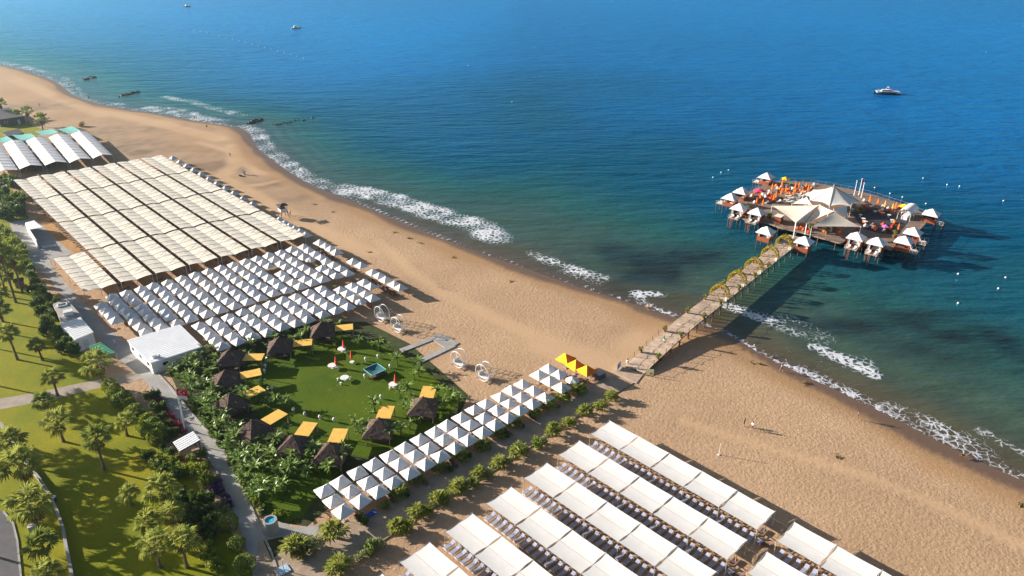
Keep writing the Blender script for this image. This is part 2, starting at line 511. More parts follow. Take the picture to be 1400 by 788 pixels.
def f_foam(P):
    d = -shore(P)
    v = np.zeros(len(P))
    near = (d < 60) & (d > -8)
    Q = P[near]
    w = np.zeros(len(Q))
    for pts, wd, k in FOAM: w = np.maximum(w, k * stroke(Q, pts, wd * 0.62, WL, 1.6) * (0.55 + 0.6 * vnoise(Q, 4.0, 51)))
    edge = np.clip(1 - np.abs(d[near] - 0.5 - 0.9 * vnoise(Q, 7, 22)) / 1.1, 0, 1) * (0.62 + 0.55 * vnoise(Q, 9, 21))
    line2 = np.clip(1 - np.abs(d[near] - 7.0 - 5.0 * vnoise(Q, 16, 23)) / 0.9, 0, 1) * np.clip(2.4 * vnoise(Q, 13, 24) - 1.25, 0, 0.85)
    edge = np.maximum(edge, line2)
    v[near] = np.maximum(w, edge)
    return np.clip(v, 0, 1)
def f_depth_glare(P):
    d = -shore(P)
    glare_gain = 1 + 1.5 * np.clip((10 - P[:, 0]) / 110, 0, 1) * np.clip(d / 40, 0, 1)      # bluer offshore tint comes sooner on the left, standing in for glare
    return np.clip(d * glare_gain + (vnoise(P, 22, 31) - 0.5) * 14 * np.clip(d / 25, 0, 1) + (vnoise(P, 70, 33) - 0.5) * 60 * np.clip(d / 120, 0, 1), 0, 900)
def f_weed(P):
    v = 1.1 * blob(P, 890, 372, 15, 9, 0.6, WL) + 0.7 * blob(P, 850, 345, 12, 6, -0.5, WL) + 0.6 * blob(P, 960, 345, 14, 7, 0.3, WL) + 0.9 * blob(P, 1090, 440, 9, 3, -0.6, WL) + 0.8 * blob(P, 1155, 440, 8, 4, -0.6, WL) \
        + 0.7 * blob(P, 1310, 450, 22, 8, -0.5, WL) + 0.6 * blob(P, 1370, 480, 16, 7, -0.6, WL) + 0.5 * blob(P, 1230, 470, 14, 5, -0.6, WL) + 0.5 * blob(P, 400, 175, 14, 6, 0, WL)
    return np.clip(v * (0.35 + 1.3 * vnoise(P, 5, 41)), 0, 1)

def sea_material():
    m, nt, b = new_mat('sea_water')
    dep_glare = attr(nt, 'depth_glare')
    k = math_n(nt, 'DIVIDE', dep_glare, 600.0, clamp=True)
    c = ramp(nt, k, [(0.0, (0.13, 0.085, 0.05)), (0.007, (0.085, 0.075, 0.045)), (0.025, (0.055, 0.088, 0.060)), (0.08, (0.020, 0.092, 0.082)), (0.14, (0.0, 0.068, 0.135)), (0.24, (0.0, 0.100, 0.280)), (0.45, (0.0, 0.165, 0.50)), (0.95, (0.0, 0.25, 0.74))])  # offshore azure also paints sky reflection into the water colour
    patch = noise(nt, 0.05, 4, 0.6)
    c = mix(nt, 0.5, c, ramp(nt, patch, [(0.3, (0.78, 0.82, 0.88)), (0.7, (1.15, 1.12, 1.08))]), 'MULTIPLY')
    c = mix(nt, math_n(nt, 'MULTIPLY', attr(nt, 'weed'), 0.8), c, (0.012, 0.014, 0.016))
    # lacy foam
    g = nt.nodes.new('ShaderNodeNewGeometry')
    vo = nt.nodes.new('ShaderNodeTexVoronoi')
    vo.feature = 'DISTANCE_TO_EDGE'
    vo.inputs['Scale'].default_value = 0.75
    nw = nt.nodes.new('ShaderNodeTexNoise')
    nw.inputs['Scale'].default_value = 0.6; nw.inputs['Detail'].default_value = 4
    nt.links.new(g.outputs['Position'], nw.inputs['Vector'])
    ad = nt.nodes.new('ShaderNodeVectorMath'); ad.operation = 'MULTIPLY_ADD'
    nt.links.new(nw.outputs['Color'], ad.inputs[0]); ad.inputs[1].default_value = (2.2, 2.2, 0); nt.links.new(g.outputs['Position'], ad.inputs[2])
    nt.links.new(ad.outputs[0], vo.inputs['Vector'])
    lace = math_n(nt, 'SUBTRACT', 1.0, math_n(nt, 'MULTIPLY', vo.outputs['Distance'], 2.6), clamp=True)
    n2 = noise(nt, 1.7, 5, 0.7)
    tex = math_n(nt, 'ADD', math_n(nt, 'MULTIPLY', lace, 0.5), math_n(nt, 'MULTIPLY', n2, 0.62))
    fo = attr(nt, 'foam')
    cov = math_n(nt, 'ADD', tex, math_n(nt, 'SUBTRACT', math_n(nt, 'MULTIPLY', fo, 0.76), 1.11))
    mask = math_n(nt, 'MULTIPLY', cov, 4.0, clamp=True)
    mask = math_n(nt, 'MULTIPLY', mask, math_n(nt, 'MULTIPLY', fo, 6.0, clamp=True))
    c = mix(nt, mask, c, (0.66, 0.67, 0.72))
    nt.links.new(c, b.inputs['Base Color'])
    rr = math_n(nt, 'MULTIPLY_ADD', mask, 0.6, 0.20)
    nt.links.new(rr, b.inputs['Roughness'])
    b.inputs['IOR'].default_value = 1.33
    b.inputs['Specular IOR Level'].default_value = 0.5
    # waves: swell, chop and ripples, crests lying roughly across the wind
    def wav(ang, sx, sy, scale, detail):
        mp = nt.nodes.new('ShaderNodeMapping')
        mp.inputs['Rotation'].default_value = (0, 0, ang)
        mp.inputs['Scale'].default_value = (sx, sy, 1)
        nt.links.new(g.outputs['Position'], mp.inputs['Vector'])
        return noise(nt, scale, detail, 0.55, mp.outputs[0])
    w1 = wav(0.28, 0.25, 1.0, 0.085, 3)
    w2 = wav(-0.95, 0.30, 1.0, 0.26, 4)
    w3 = wav(0.1, 0.45, 1.0, 0.9, 3)
    swell = math_n(nt, 'SINE', math_n(nt, 'MULTIPLY', math_n(nt, 'ADD', dep_glare, math_n(nt, 'MULTIPLY', w1, 9.0)), 0.55))
    swell = math_n(nt, 'MULTIPLY', swell, math_n(nt, 'SUBTRACT', 1.0, math_n(nt, 'DIVIDE', dep_glare, 70.0, clamp=True)))
    h = math_n(nt, 'ADD', math_n(nt, 'MULTIPLY', w1, 2.2), math_n(nt, 'MULTIPLY', w2, 1.9))
    h = math_n(nt, 'ADD', h, math_n(nt, 'MULTIPLY', w3, 0.40))
    calm = math_n(nt, 'MULTIPLY_ADD', math_n(nt, 'DIVIDE', dep_glare, 110.0, clamp=True), 0.7, 0.3)
    h = math_n(nt, 'MULTIPLY', h, calm)
    h = math_n(nt, 'ADD', h, math_n(nt, 'MULTIPLY', swell, 0.16))
    h = math_n(nt, 'ADD', h, math_n(nt, 'MULTIPLY', mask, 0.12))
    bn = bump(nt, b, h, 0.9, 0.75)
    # water body (scattered light) under a mirror-like skin
    out = nt.nodes['Material Output']
    df = nt.nodes.new('ShaderNodeBsdfDiffuse'); nt.links.new(c, df.inputs['Color']); nt.links.new(bn.outputs[0], df.inputs['Normal'])
    gl = nt.nodes.new('ShaderNodeBsdfGlossy'); gl.inputs['Color'].default_value = (0.26, 0.76, 1.0, 1); nt.links.new(rr, gl.inputs['Roughness']); nt.links.new(bn.outputs[0], gl.inputs['Normal'])
    fr = nt.nodes.new('ShaderNodeFresnel'); fr.inputs[0].default_value = 1.33; nt.links.new(bn.outputs[0], fr.inputs['Normal'])
    mx = nt.nodes.new('ShaderNodeMixShader')
    nt.links.new(math_n(nt, 'MULTIPLY', math_n(nt, 'MULTIPLY', fr.outputs[0], 1.0), math_n(nt, 'SUBTRACT', 1.0, mask)), mx.inputs[0])
    nt.links.new(df.outputs[0], mx.inputs[1]); nt.links.new(gl.outputs[0], mx.inputs[2]); nt.links.new(mx.outputs[0], out.inputs[0])
    return m
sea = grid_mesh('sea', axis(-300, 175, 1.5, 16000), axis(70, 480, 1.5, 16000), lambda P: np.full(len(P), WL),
                {'depth_glare': f_depth_glare, 'foam': f_foam, 'weed': f_weed}, sea_material())

# ---------------------------------------------------------------- lawns, paths, beds
def sheet(name, pts, z, mat, label=None):
    mb = MB().poly([at(x, y, z) for x, y in pts])
    o = mb.build(name, mat)
    if o.data.polygons[0].normal.z < 0: o.data.flip_normals()
    return tag(o, kind='structure')

def grass_mat(name, c1, c2, c3):
    m, nt, b = new_mat(name)
    f = noise(nt, 0.10, 5, 0.65)
    c = ramp(nt, f, [(0.30, c1), (0.5, c2), (0.72, c3)])
    worn = ramp(nt, noise(nt, 0.22, 5, 0.7), [(0.62, (0, 0, 0)), (0.78, (1, 1, 1))])
    c = mix(nt, math_n(nt, 'MULTIPLY', worn, 0.45), c, (0.34, 0.25, 0.05))
    f2 = noise(nt, 2.2, 3, 0.7)
    c = mix(nt, 0.6, c, ramp(nt, f2, [(0.25, (0.62, 0.66, 0.6)), (0.75, (1.15, 1.12, 1.0))]), 'MULTIPLY')
    nt.links.new(c, b.inputs['Base Color'])
    b.inputs['Roughness'].default_value = 0.9
    b.inputs['Specular IOR Level'].default_value = 0.15
    bump(nt, b, noise(nt, 5.0, 3, 0.7), 0.7, 0.12)
    return m
M['park_grass'] = grass_mat('park_grass', (0.16, 0.195, 0.003), (0.235, 0.24, 0.003), (0.33, 0.27, 0.006))
M['garden_grass'] = grass_mat('garden_grass', (0.048, 0.098, 0.002), (0.078, 0.128, 0.002), (0.105, 0.15, 0.003))

park = sheet('lawn', [(-60, 300), (30, 330), (62, 400), (100, 470), (150, 520), (190, 560), (250, 640), (300, 700), (335, 760), (350, 800), (60, 820), (-60, 760)], 0.010, M['park_grass'])
sheet('lawn', [(-60, 235), (5, 245), (30, 275), (42, 305), (30, 318), (-60, 320)], 0.012, M['park_grass'])
sheet('lawn', [(-60, 165), (0, 152), (25, 158), (45, 172), (66, 180), (50, 186), (0, 192), (-60, 200)], 0.012, M['park_grass'])
sheet('flower_bed', [(225, 495), (290, 480), (330, 470), (420, 440), (500, 440), (560, 470), (640, 540), (630, 565), (560, 610), (480, 670), (455, 690), (420, 720), (385, 715), (340, 690), (300, 630), (255, 560)], 0.012, M['soil'])
sheet('lawn', [(346, 486), (400, 464), (450, 454), (505, 466), (560, 488), (592, 515), (630, 548), (602, 584), (545, 611), (500, 626), (455, 616), (405, 601), (362, 576), (336, 545), (334, 510)], 0.020, M['garden_grass'])
sheet('lawn', [(330, 640), (400, 625), (470, 640), (440, 668), (415, 705), (392, 715), (362, 700), (345, 675)], 0.018, M['garden_grass'])
sheet('path', [(-60, 553), (0, 545), (50, 537), (100, 526), (140, 518), (175, 512), (200, 506), (206, 514), (180, 523), (150, 527), (110, 537), (60, 549), (0, 560), (-60, 570)], 0.022, M['gravel_path'])
sheet('road', [(-120, 640), (-20, 690), (5, 700), (18, 716), (24, 740), (29, 790), (31, 830), (-120, 830)], 0.016, M['asphalt'])
# promenade from the far tents down to the boardwalk
PROM_L = [(38, 360), (56, 369), (72, 388), (92, 412), (112, 436), (132, 458), (150, 476), (172, 500), (190, 512), (206, 530), (222, 552), (240, 575), (262, 600), (282, 620), (298, 648), (312, 678), (324, 706), (334, 736), (345, 770), (352, 810)]
PROM_R = [(66, 352), (74, 369), (95, 392), (113, 413), (140, 440), (165, 464), (185, 482), (204, 500), (216, 511), (232, 528), (248, 548), (264, 568), (286, 592), (306, 615), (321, 643), (334, 672), (347, 702), (358, 728), (372, 758), (388, 810)]
sheet('promenade', PROM_L + PROM_R[::-1], 0.026, M['concrete'])
sheet('terrace', [(12, 304), (40, 300), (55, 306), (80, 330), (98, 346), (88, 352), (66, 356), (45, 362), (28, 340)], 0.022, M['concrete'])
sheet('boardwalk', [(352, 800), (352, 742), (380, 728), (410, 735), (450, 722), (490, 705), (560, 668), (640, 621), (720, 576), (800, 534), (838, 513), (866, 524), (805, 560), (760, 589), (680, 641), (600, 689), (520, 742), (470, 770), (430, 800)], 0.030, M['paving'])

def kerb(name, pts, w, h, mat, z=0.02):
    P3 = [at(x, y).xy for x, y in pts]
    mb = MB()
    for a, b in zip(P3[:-1], P3[1:]):
        d = b - a
        mb.box(((a.x + b.x) / 2, (a.y + b.y) / 2, z + h / 2), (d.length + 0.02, w, h), math.atan2(d.y, d.x))
    return tag(mb.build(name, mat), kind='structure')
kerb('kerb', PROM_R[7:], 0.28, 0.14, M['concrete'])
kerb('kerb', PROM_L[9:], 0.25, 0.12, M['concrete'])
kerb('kerb', [(5, 700), (18, 716), (24, 740), (29, 790), (31, 830)], 0.25, 0.14, M['concrete'])
kerb('kerb', [(838, 513), (866, 524), (805, 560), (760, 589), (680, 641), (600, 689), (520, 742)][1:], 0.2, 0.12, M['wood'], 0.03)
# ================================================================== sun shades on the beach
def rot(v, a):
    return Vector((v[0] * math.cos(a) - v[1] * math.sin(a), v[0] * math.sin(a) + v[1] * math.cos(a)))

# ---------------------------------------------------------------- square beach umbrellas
def umbrella_meshes(s=2.62, ze=2.0, za=3.04, mats=None, seg=4, jig=0.0, name='canopy', n_side=4):
    mats = mats or M['white_cloth']
    mb = MB()
    r = random.Random(3)
    for k in range(n_side):
        a0 = 2 * math.pi * (k - 0.5) / n_side; a1 = 2 * math.pi * (k + 0.5) / n_side
        R = s / 2 / math.cos(math.pi / n_side)
        p0 = Vector((R * math.cos(a0), R * math.sin(a0), ze)); p1 = Vector((R * math.cos(a1), R * math.sin(a1), ze))
        ap = Vector((0, 0, za))
        rows = []
        for i in range(seg + 1):
            t = i / seg
            e0 = ap.lerp(p0, t); e1 = ap.lerp(p1, t)
            sag = -0.10 * math.sin(math.pi * t)
            e0.z += sag * 0.6; e1.z += sag * 0.6
            row = []
            for j in range(5):
                q = e0.lerp(e1, j / 4)
                q.z += -0.05 * t * math.sin(math.pi * j / 4) + (r.uniform(-jig, jig) if jig else 0)
                row.append(q)
            rows.append(row)
        mi = k % len(mats) if isinstance(mats, list) else 0
        vs = [v for row in rows for v in row]
        fs = [(i * 5 + j, (i + 1) * 5 + j, (i + 1) * 5 + j + 1, i * 5 + j + 1) for i in range(seg) for j in range(4)]
        mb.add(vs, fs, mi)
        edge = rows[-1]
        low = [Vector((q.x * 1.005, q.y * 1.005, q.z - 0.16)) for q in edge]
        mb.add(edge + low, [(j, 5 + j, 6 + j, j + 1) for j in range(4)], mi)
    canopy = mb.mesh(name, mats)
    pole = MB().tube([(0, 0, 0), (0, 0, za - 0.06)], 0.035, 6).tube([(0, 0, za - 0.06), (0, 0, za + 0.12)], [0.04, 0.015], 6).mesh('pole', M['wood'])
    base = MB().box((0, 0, 0.06), (0.6, 0.6, 0.12)).box((0, 0, 0.2), (0.12, 0.12, 0.2)).mesh('base', M['concrete'])
    return [('canopy', canopy), ('pole', pole), ('base', base)]

CLOTHS = [M['white_cloth'], simple('umbrella_cloth_warm', (0.72, 0.69, 0.67), 0.9, 0.06, 1.2, 0.15, 5.0, 0.05), simple('umbrella_cloth_grey', (0.66, 0.67, 0.70), 0.9, 0.08, 1.2, 0.15, 5.0, 0.05)]
UMB = [umbrella_meshes(), umbrella_meshes(2.68, 1.96, 3.06, CLOTHS[1]), umbrella_meshes(2.58, 2.04, 2.98, CLOTHS[2], jig=0.04), umbrella_meshes(2.62, 2.0, 3.0, CLOTHS[1], jig=0.07), umbrella_meshes(2.54, 2.05, 3.0)]
UMB_ROUND = umbrella_meshes(2.5, 2.2, 2.85, jig=0.05, n_side=8)

def umbrella(p, rz, label, group, mesh=None, sc=1.0):
    t = thing('beach_umbrella', p, rz + rnd.gauss(0, 0.07), label, 'umbrella', group, (sc, sc, sc * rnd.uniform(0.97, 1.04)))
    t.rotation_euler = (rnd.gauss(0, 0.03), rnd.gauss(0, 0.03), t.rotation_euler[2])
    parts(t, mesh or UMB[rnd.choice((0, 0, 0, 1, 1, 2, 3, 4))])
    return t

# large field between the flat canopies and the garden
UO, UA, UB = Vector((-94.788, 151.693)), Vector((2.449, 1.971)), Vector((2.1375, -2.3126))
field = []
skip = {(0, 0), (0, 5), (0, 6), (0, 7), (12, 3)}
for c in range(0, 17):
    for r in range(0, 8):
        if (c, r) in skip: continue
        field.append((c, r))
    for r in range(5):
        if c < 4: continue
        if c >= 14 and r in (0,): continue
        if c == 16 and r > 2: continue
        field.append((c, 8.4 + r * 0.94))
NTH = ['first', 'second', 'third', 'fourth', 'fifth', 'sixth', 'seventh', 'eighth', 'ninth', 'tenth', 'eleventh', 'twelfth', 'thirteenth', 'fourteenth', 'fifteenth', 'sixteenth', 'seventeenth', 'eighteenth', 'nineteenth', 'twentieth'] + ['%d%s' % (k, {1: 'st', 2: 'nd', 3: 'rd'}.get(k % 10, 'th')) for k in range(21, 60)]
LBL_FIELD = 'white square beach umbrella in the dense field below the flat cream canopies'
for c, r in field:
    if c == 15 and r in (3, 4, 5) and r == 4: continue
    p = UO + UA * (c + rnd.gauss(0, 0.03)) + UB * (r + rnd.gauss(0, 0.03))
    umbrella((p.x, p.y, 0), math.radians(40.8), ('white square umbrella, %s column from the promenade, %s row below the cream canopies' % (NTH[c], NTH[int(r)])) if r < 8 else ('white square umbrella, %s column from the promenade, %s row above the garden huts' % (NTH[c], NTH[4 - int(round((r - 8.4) / 0.94))])), 'umbrella field', UMB_ROUND if (c, r) in ((15, 3), (14, 8.4 + 4 * 0.94)) else None)
LBL_FRONT = 'white square umbrella in the front line along the bare sand'
for r in (0, 0.95, 1.9, 2.85, 5.4, 6.5, 8.2, 9.15, 10.0, 11.1, 11.95):
    p = UO + UA * 17.5 + UB * r
    umbrella((p.x, p.y, 0), math.radians(40.8), LBL_FRONT, 'front line umbrellas')
for r in (-7.2, -6.24, -5.28, -4.32, -3.36, -2.4):
    p = UO + UA * 17.47 + UB * r
    umbrella((p.x, p.y, 0), math.radians(40.8), 'white umbrella between the lifeguard tower and the umbrella field', 'umbrellas below the lifeguard tower')
for k in range(11):
    r = -34.1 + k * 2.105
    p = UO + UA * (17.87 - 0.031 * k) + UB * r
    umbrella((p.x, p.y, 0), math.radians(40.8), 'white umbrella in the line behind the lifeguard tower, beside the cream canopies', 'umbrellas beside the cream canopies')
# three rows beside the boardwalk
LO, LA, LB_ = Vector((-24.849, 84.317)), Vector((2.1964, 2.0893)), Vector((-1.9411, 2.0735))
for j in range(3):
    for i in range(15):
        p = LO + LA * (i + rnd.gauss(0, 0.02)) + LB_ * (j + rnd.gauss(0, 0.02))
        umbrella((p.x, p.y, 0), math.radians(43.4), 'white square umbrella, %s along from the round tub, %s row from the boardwalk plants' % (NTH[i], NTH[j]), 'boardwalk umbrellas', None, 0.96)
for i, j, m in ((15.5, 0, None), (15.48, 1, None), (15.48, 2.05, None), (16.45, 1.08, None), (16.45, 2.13, None), (16.48, 0, UMB_ROUND)):
    p = LO + LA * i + LB_ * j
    umbrella((p.x, p.y, 0), math.radians(43.4), 'white umbrella in the small cluster beside the orange and yellow umbrellas', 'umbrella cluster', m)
OY = umbrella_meshes(3.0, 2.15, 3.25, [M['orange'], M['yellow'], M['yellow'], M['orange']])
for i, j in ((18.07, 2.12), (17.95, 1.14), (18.0, 0.2)):
    p = LO + LA * i + LB_ * j
    umbrella((p.x, p.y, 0), math.radians(43.4), 'big orange and yellow umbrella at the beach end of the boardwalk', 'orange and yellow umbrellas', OY)

# ---------------------------------------------------------------- sun loungers
def lounger_meshes(mat, frame):
    f = MB()
    for y in (-0.31, 0.31): f.box((0, y, 0.28), (1.95, 0.05, 0.06))
    for x in (-0.95, 0.95, 0.2): f.box((x, 0, 0.28), (0.05, 0.62, 0.05))
    for x in (-0.8, 0.8):
        for y in (-0.3, 0.3): f.box((x, y, 0.13), (0.05, 0.05, 0.26))
    m = MB().box((-0.28, 0, 0.36), (1.28, 0.58, 0.09))
    b = MB()
    c = Vector((0.36, 0, 0.36)); d = Vector((0.56, 0, 0.34)); n = Vector((-0.34, 0, 0.56)).normalized() * 0.09
    vs = []
    for y in (-0.29, 0.29):
        for q in (c, c + d, c + d + n, c + n): vs.append((q.x, y, q.z))
    b.add(vs, [(0, 1, 2, 3), (7, 6, 5, 4), (0, 4, 5, 1), (1, 5, 6, 2), (2, 6, 7, 3), (3, 7, 4, 0)])
    return [('frame', f.mesh('frame', frame)), ('mattress', m.mesh('mattress', mat)), ('backrest', b.mesh('backrest', mat))]
LG_GREY = lounger_meshes(M['mattress_grey'], M['white_paint'])
LG_BROWN = lounger_meshes(M['mattress_brown'], M['wood'])
LG_WHITE = lounger_meshes(M['mattress_white'], M['white_paint'])
def lounger(p, rz, label, group, mesh):
    t = thing('sun_lounger', p, rz + rnd.gauss(0, 0.05), label, 'sun lounger', group)
    parts(t, mesh)
    return t
for r in (0.4, 1.5, 2.6, 5.9, 8.6, 9.6, 10.6, 11.6):
    for da in (-0.55, -0.25):
        p = UO + UA * (17.5 + da) + UB * r
        lounger((p.x, p.y, 0), math.radians(133), 'dark brown sun lounger beside the front line of white umbrellas', 'brown loungers', LG_BROWN)
for i in range(15):
    if i % 2 == 0:
        p = LO + LA * (i + 0.5) + LB_ * -0.55
        lounger((p.x, p.y, 0), math.radians(133), 'dark brown sun lounger between the umbrella rows and the boardwalk plants', 'loungers by the boardwalk', LG_BROWN)
for i, j in ((17.2, 1.6), (17.3, 0.7), (17.5, 0.0), (18.6, 1.2), (18.7, 0.3), (18.4, -0.4)):
    p = LO + LA * i + LB_ * j
    lounger((p.x, p.y, 0), math.radians(43), 'dark brown sun lounger under the orange and yellow umbrellas', 'loungers under orange umbrellas', LG_BROWN)

# ---------------------------------------------------------------- long white canopies on the near beach
RO, RB, RA = Vector((16.804, 105.376)), math.radians(-45.78), Vector((math.cos(math.radians(-135.24)), math.sin(math.radians(-135.24)))) * 7.969
SEG, WID = 6.184, 5.15
def bay_mesh():
    mb = MB()
    for h in (0, 1):
        y0, y1 = (0, -WID / 2 + 0.02) if h == 0 else (-WID / 2 - 0.02, -WID)
        z0, z1 = (2.75, 2.50) if h == 0 else (2.50, 2.72)
        def fn(u, v):
            ins = 0.04 + 0.13 * 4 * v * (1 - v)
            x = ins + u * (SEG - 2 * ins)
            yy = y0 + (y1 - y0) * v
            pull = 0.05 * 4 * u * (1 - u)
            yy += (-pull if h == 0 else 0) * (1 - v) + (pull if h == 1 else 0) * v
            z = z0 + (z1 - z0) * v - 0.05 * 4 * v * (1 - v) - 0.03 * 4 * u * (1 - u)
            return (x, yy, z)
        mb.grid(fn, 8, 6)
    return mb.mesh('canopy_bay', M['tent_cloth'], True)
BAY = [bay_mesh()]
R_POST = MB().tube([(0, 0, 0), (0, 0, 2.75)], 0.035, 6).box((0, 0, 0.04), (0.3, 0.3, 0.08)).mesh('post', M['steel'])
R_CABLE = MB().tube([(0, 0.2, 2.80), (0, -WID / 2, 2.44), (0, -WID - 0.2, 2.74)], 0.02, 4).mesh('cable', M['white_paint'])
def long_canopy(o, nb, label):
    t = thing('shade_canopy', (o.x, o.y, 0), RB, label, 'canopy', 'long white canopies')
    for k in range(nb):
        link('canopy_bay', BAY[0], t, (SEG * k, 0, rnd.uniform(-0.03, 0.03)))
    for k in range(nb + 1):
        for y in (0.02, -WID / 2, -WID - 0.02):
            link('post', R_POST, t, (SEG * k, y, -0.30 if y == -WID / 2 else 0))
        link('cable', R_CABLE, t, (SEG * k, 0, 0))
ORD = ['first', 'second', 'third', 'fourth', 'fifth', 'sixth', 'seventh']
for i in range(7):
    o = RO + RA * i
    long_canopy(o, 5, 'long white five-bay fabric canopy, %s row from the sea' % ORD[i])
for i in range(3):
    o = RO + RA * i + rot((33.9, 0), RB)
    long_canopy(o, 4, 'long white fabric canopy beyond the cross aisle, %s row from the sea' % ORD[i])
for i in range(7):
    for sec, n in ((0, 25), (1, 16)):
        if sec and i > 2: continue
        for k in range(n):
            x = (33.9 if sec else 0) + 0.7 + k * 1.22
            if i >= 3 and x > 31 - (i - 3) * 7: continue
            if sec and i == 2: continue
            q = RO + RA * i + rot((x, -WID + 0.25), RB)
            lounger((q.x, q.y, 0), RB + math.pi / 2, 'grey sun lounger, %s from the %s, under the %s long canopy from the sea' % (NTH[k], 'cross aisle' if sec else 'boardwalk', ORD[i]), 'grey loungers along the canopies', LG_GREY)
            if k % 2 == 0:
                q = RO + RA * i + rot((x + 0.6, -WID + 2.5), RB)
                lounger((q.x, q.y, 0), RB - math.pi / 2, 'brown sun lounger behind the %s grey one from the %s, %s long canopy' % (NTH[k], 'cross aisle' if sec else 'boardwalk', ORD[i]), 'brown loungers under the canopies', LG_BROWN)
# odd furniture in the cross aisle
def side_table(p, rz, label):
    t = thing('side_table', p, rz, label, 'table', 'aisle tables')
    MB().box((0, 0, 0.46), (0.9, 0.7, 0.06)).build('table_top', M['mattress_grey'], t)
    for x in (-0.38, 0.38):
        for y in (-0.28, 0.28): MB().box((x, y, 0.22), (0.06, 0.06, 0.43)).build('leg', M['white_paint'], t)
for i in range(3):
    q = RO + RA * i + rot((31.3, -WID + 0.6), RB)
    side_table((q.x, q.y, 0), RB, 'small grey table with white legs in the aisle between the long canopies')
    q = RO + RA * i + rot((32.3, -WID + 0.9), RB)
    lounger((q.x, q.y, 0), RB + 0.6, 'brown sun lounger left askew in the aisle between the long canopies', 'loungers in the aisle', LG_BROWN)

# ---------------------------------------------------------------- flat cream canopies (pairs of vaulted panels)
GO, GA, GB = Vector((-135.17, 263.152)), Vector((6.2054, 5.0169)), Vector((18.2778, -19.7115))   # gap line 0, toward sea, toward camera
def vault(h, nrib=8):
    """one half of a pair: u across the pair (toward the sea), v along it"""
    u0, u1 = (0.055, 0.492) if h == 0 else (0.500, 0.945)
    z0, z1 = (2.88, 2.52) if h == 0 else (2.52, 2.88)
    rr = random.Random(11 + h)
    mb = MB()
    nv = nrib * 4
    def fn(a, b):
        u = u0 + (u1 - u0) * a
        v = 0.014 + 0.972 * b
        p = GA * u + GB * v
        ph = (b * nrib) % 1.0
        sag = -0.045 * math.sin(math.pi * ph) * math.sin(math.pi * a)
        z = z0 + (z1 - z0) * a + 0.13 * 4 * a * (1 - a) + sag
        return (p.x, p.y, z)
    mb.grid(fn, 6, nv)
    panel = mb.mesh('canopy_panel', M['cream_cloth'], True)
    rb = MB()
    for k in range(nrib + 1):
        b = k / nrib
        pts = []
        for i in range(7):
            q = fn(i / 6, min(b, 0.9999))
            pts.append((q[0], q[1], q[2] + 0.015 + 0.07 * math.sin(math.pi * 0) ))
        rb.tube(pts, 0.03, 4)  # dark ribs also stand in for the frame's stripe shadows on the cloth
        if h == 1 and k < nrib and k % 2 == 0:
            for b0_, b1_ in ((0.02, 0.98), (0.98, 0.02)):
                rb.tube([tuple(Vector(fn(i / 6, (k + b0_ + (b1_ - b0_) * i / 6) / nrib)) + Vector((0, 0, 0.012))) for i in range(7)], 0.02, 4)
    return panel, rb.mesh('rib', M['dark_frame'])
V0, V1 = vault(0), vault(1)
G_POST = MB().tube([(0, 0, 0), (0, 0, 2.6)], 0.06, 6).box((0, 0, 0.05), (0.35, 0.35, 0.1)).mesh('post', M['steel'])
G_BEAM = MB().tube([tuple((GA * 0.496 + GB * 0.014).to_3d() + Vector((0, 0, 2.45))), tuple((GA * 0.496 + GB * 0.986).to_3d() + Vector((0, 0, 2.45)))], 0.07, 4).mesh('valley_beam', M['dark_frame'])
WARM = ['towards the sea edge', 'second from the sea edge', 'third from the sea edge', 'fourth from the sea edge', 'fifth from the sea edge', 'on the promenade side']
for i in range(-5, 2):
    for j in range(4):
        if i == -5 and j != 3: continue
        if i == -5: lab = 'flat cream canopy pair standing alone beside the promenade, streaked with tree shade'
        else: lab = 'flat cream canopy pair, block %s, %s across' % (['by the white gabled tents', 'second from the gabled tents', 'third from the gabled tents', 'next to the umbrella field'][j], WARM[1 - i] if 1 - i < 6 else '')
        o = GO + GA * (i - 1) + GB * j
        if i == -5: o = GO + GA * (-5 - 1) + GB * 3
        t = thing('flat_canopy', (o.x, o.y, 0), 0, lab, 'canopy', 'flat cream canopies')
        if True:
            p0 = link('canopy_panel', V0[0], t); link('rib', V0[1], p0)
            p1 = link('canopy_panel', V1[0], t); link('rib', V1[1], p1)
        link('valley_beam', G_BEAM, t)
        for u in (0.06, 0.496, 0.94):
            for v in (0.02, 0.5, 0.98):
                q = GA * u + GB * v
                link('post', G_POST, t, (q.x, q.y, -0.15 if u == 0.496 else 0.3))

LST = MB()
for i in range(-4, 2):
    for j in range(4):
        for k in range(8):
            q = GO + GA * (i - 1 + 0.17) + GB * (j + 0.07 + k * 0.123)
            for pn, pm in LG_BROWN:
                ca, sa = math.cos(math.radians(39)), math.sin(math.radians(39))
                LST.add([(v.co.x * ca - v.co.y * sa + q.x, v.co.x * sa + v.co.y * ca + q.y, v.co.z) for v in pm.vertices], [tuple(f.vertices) for f in pm.polygons], 0 if pn == 'frame' else 1)
tag(LST.build('sun_loungers', [M['wood'], M['mattress_brown']]), 'brown sun loungers in the dark gaps under the flat cream canopies', 'sun loungers', kind='stuff')
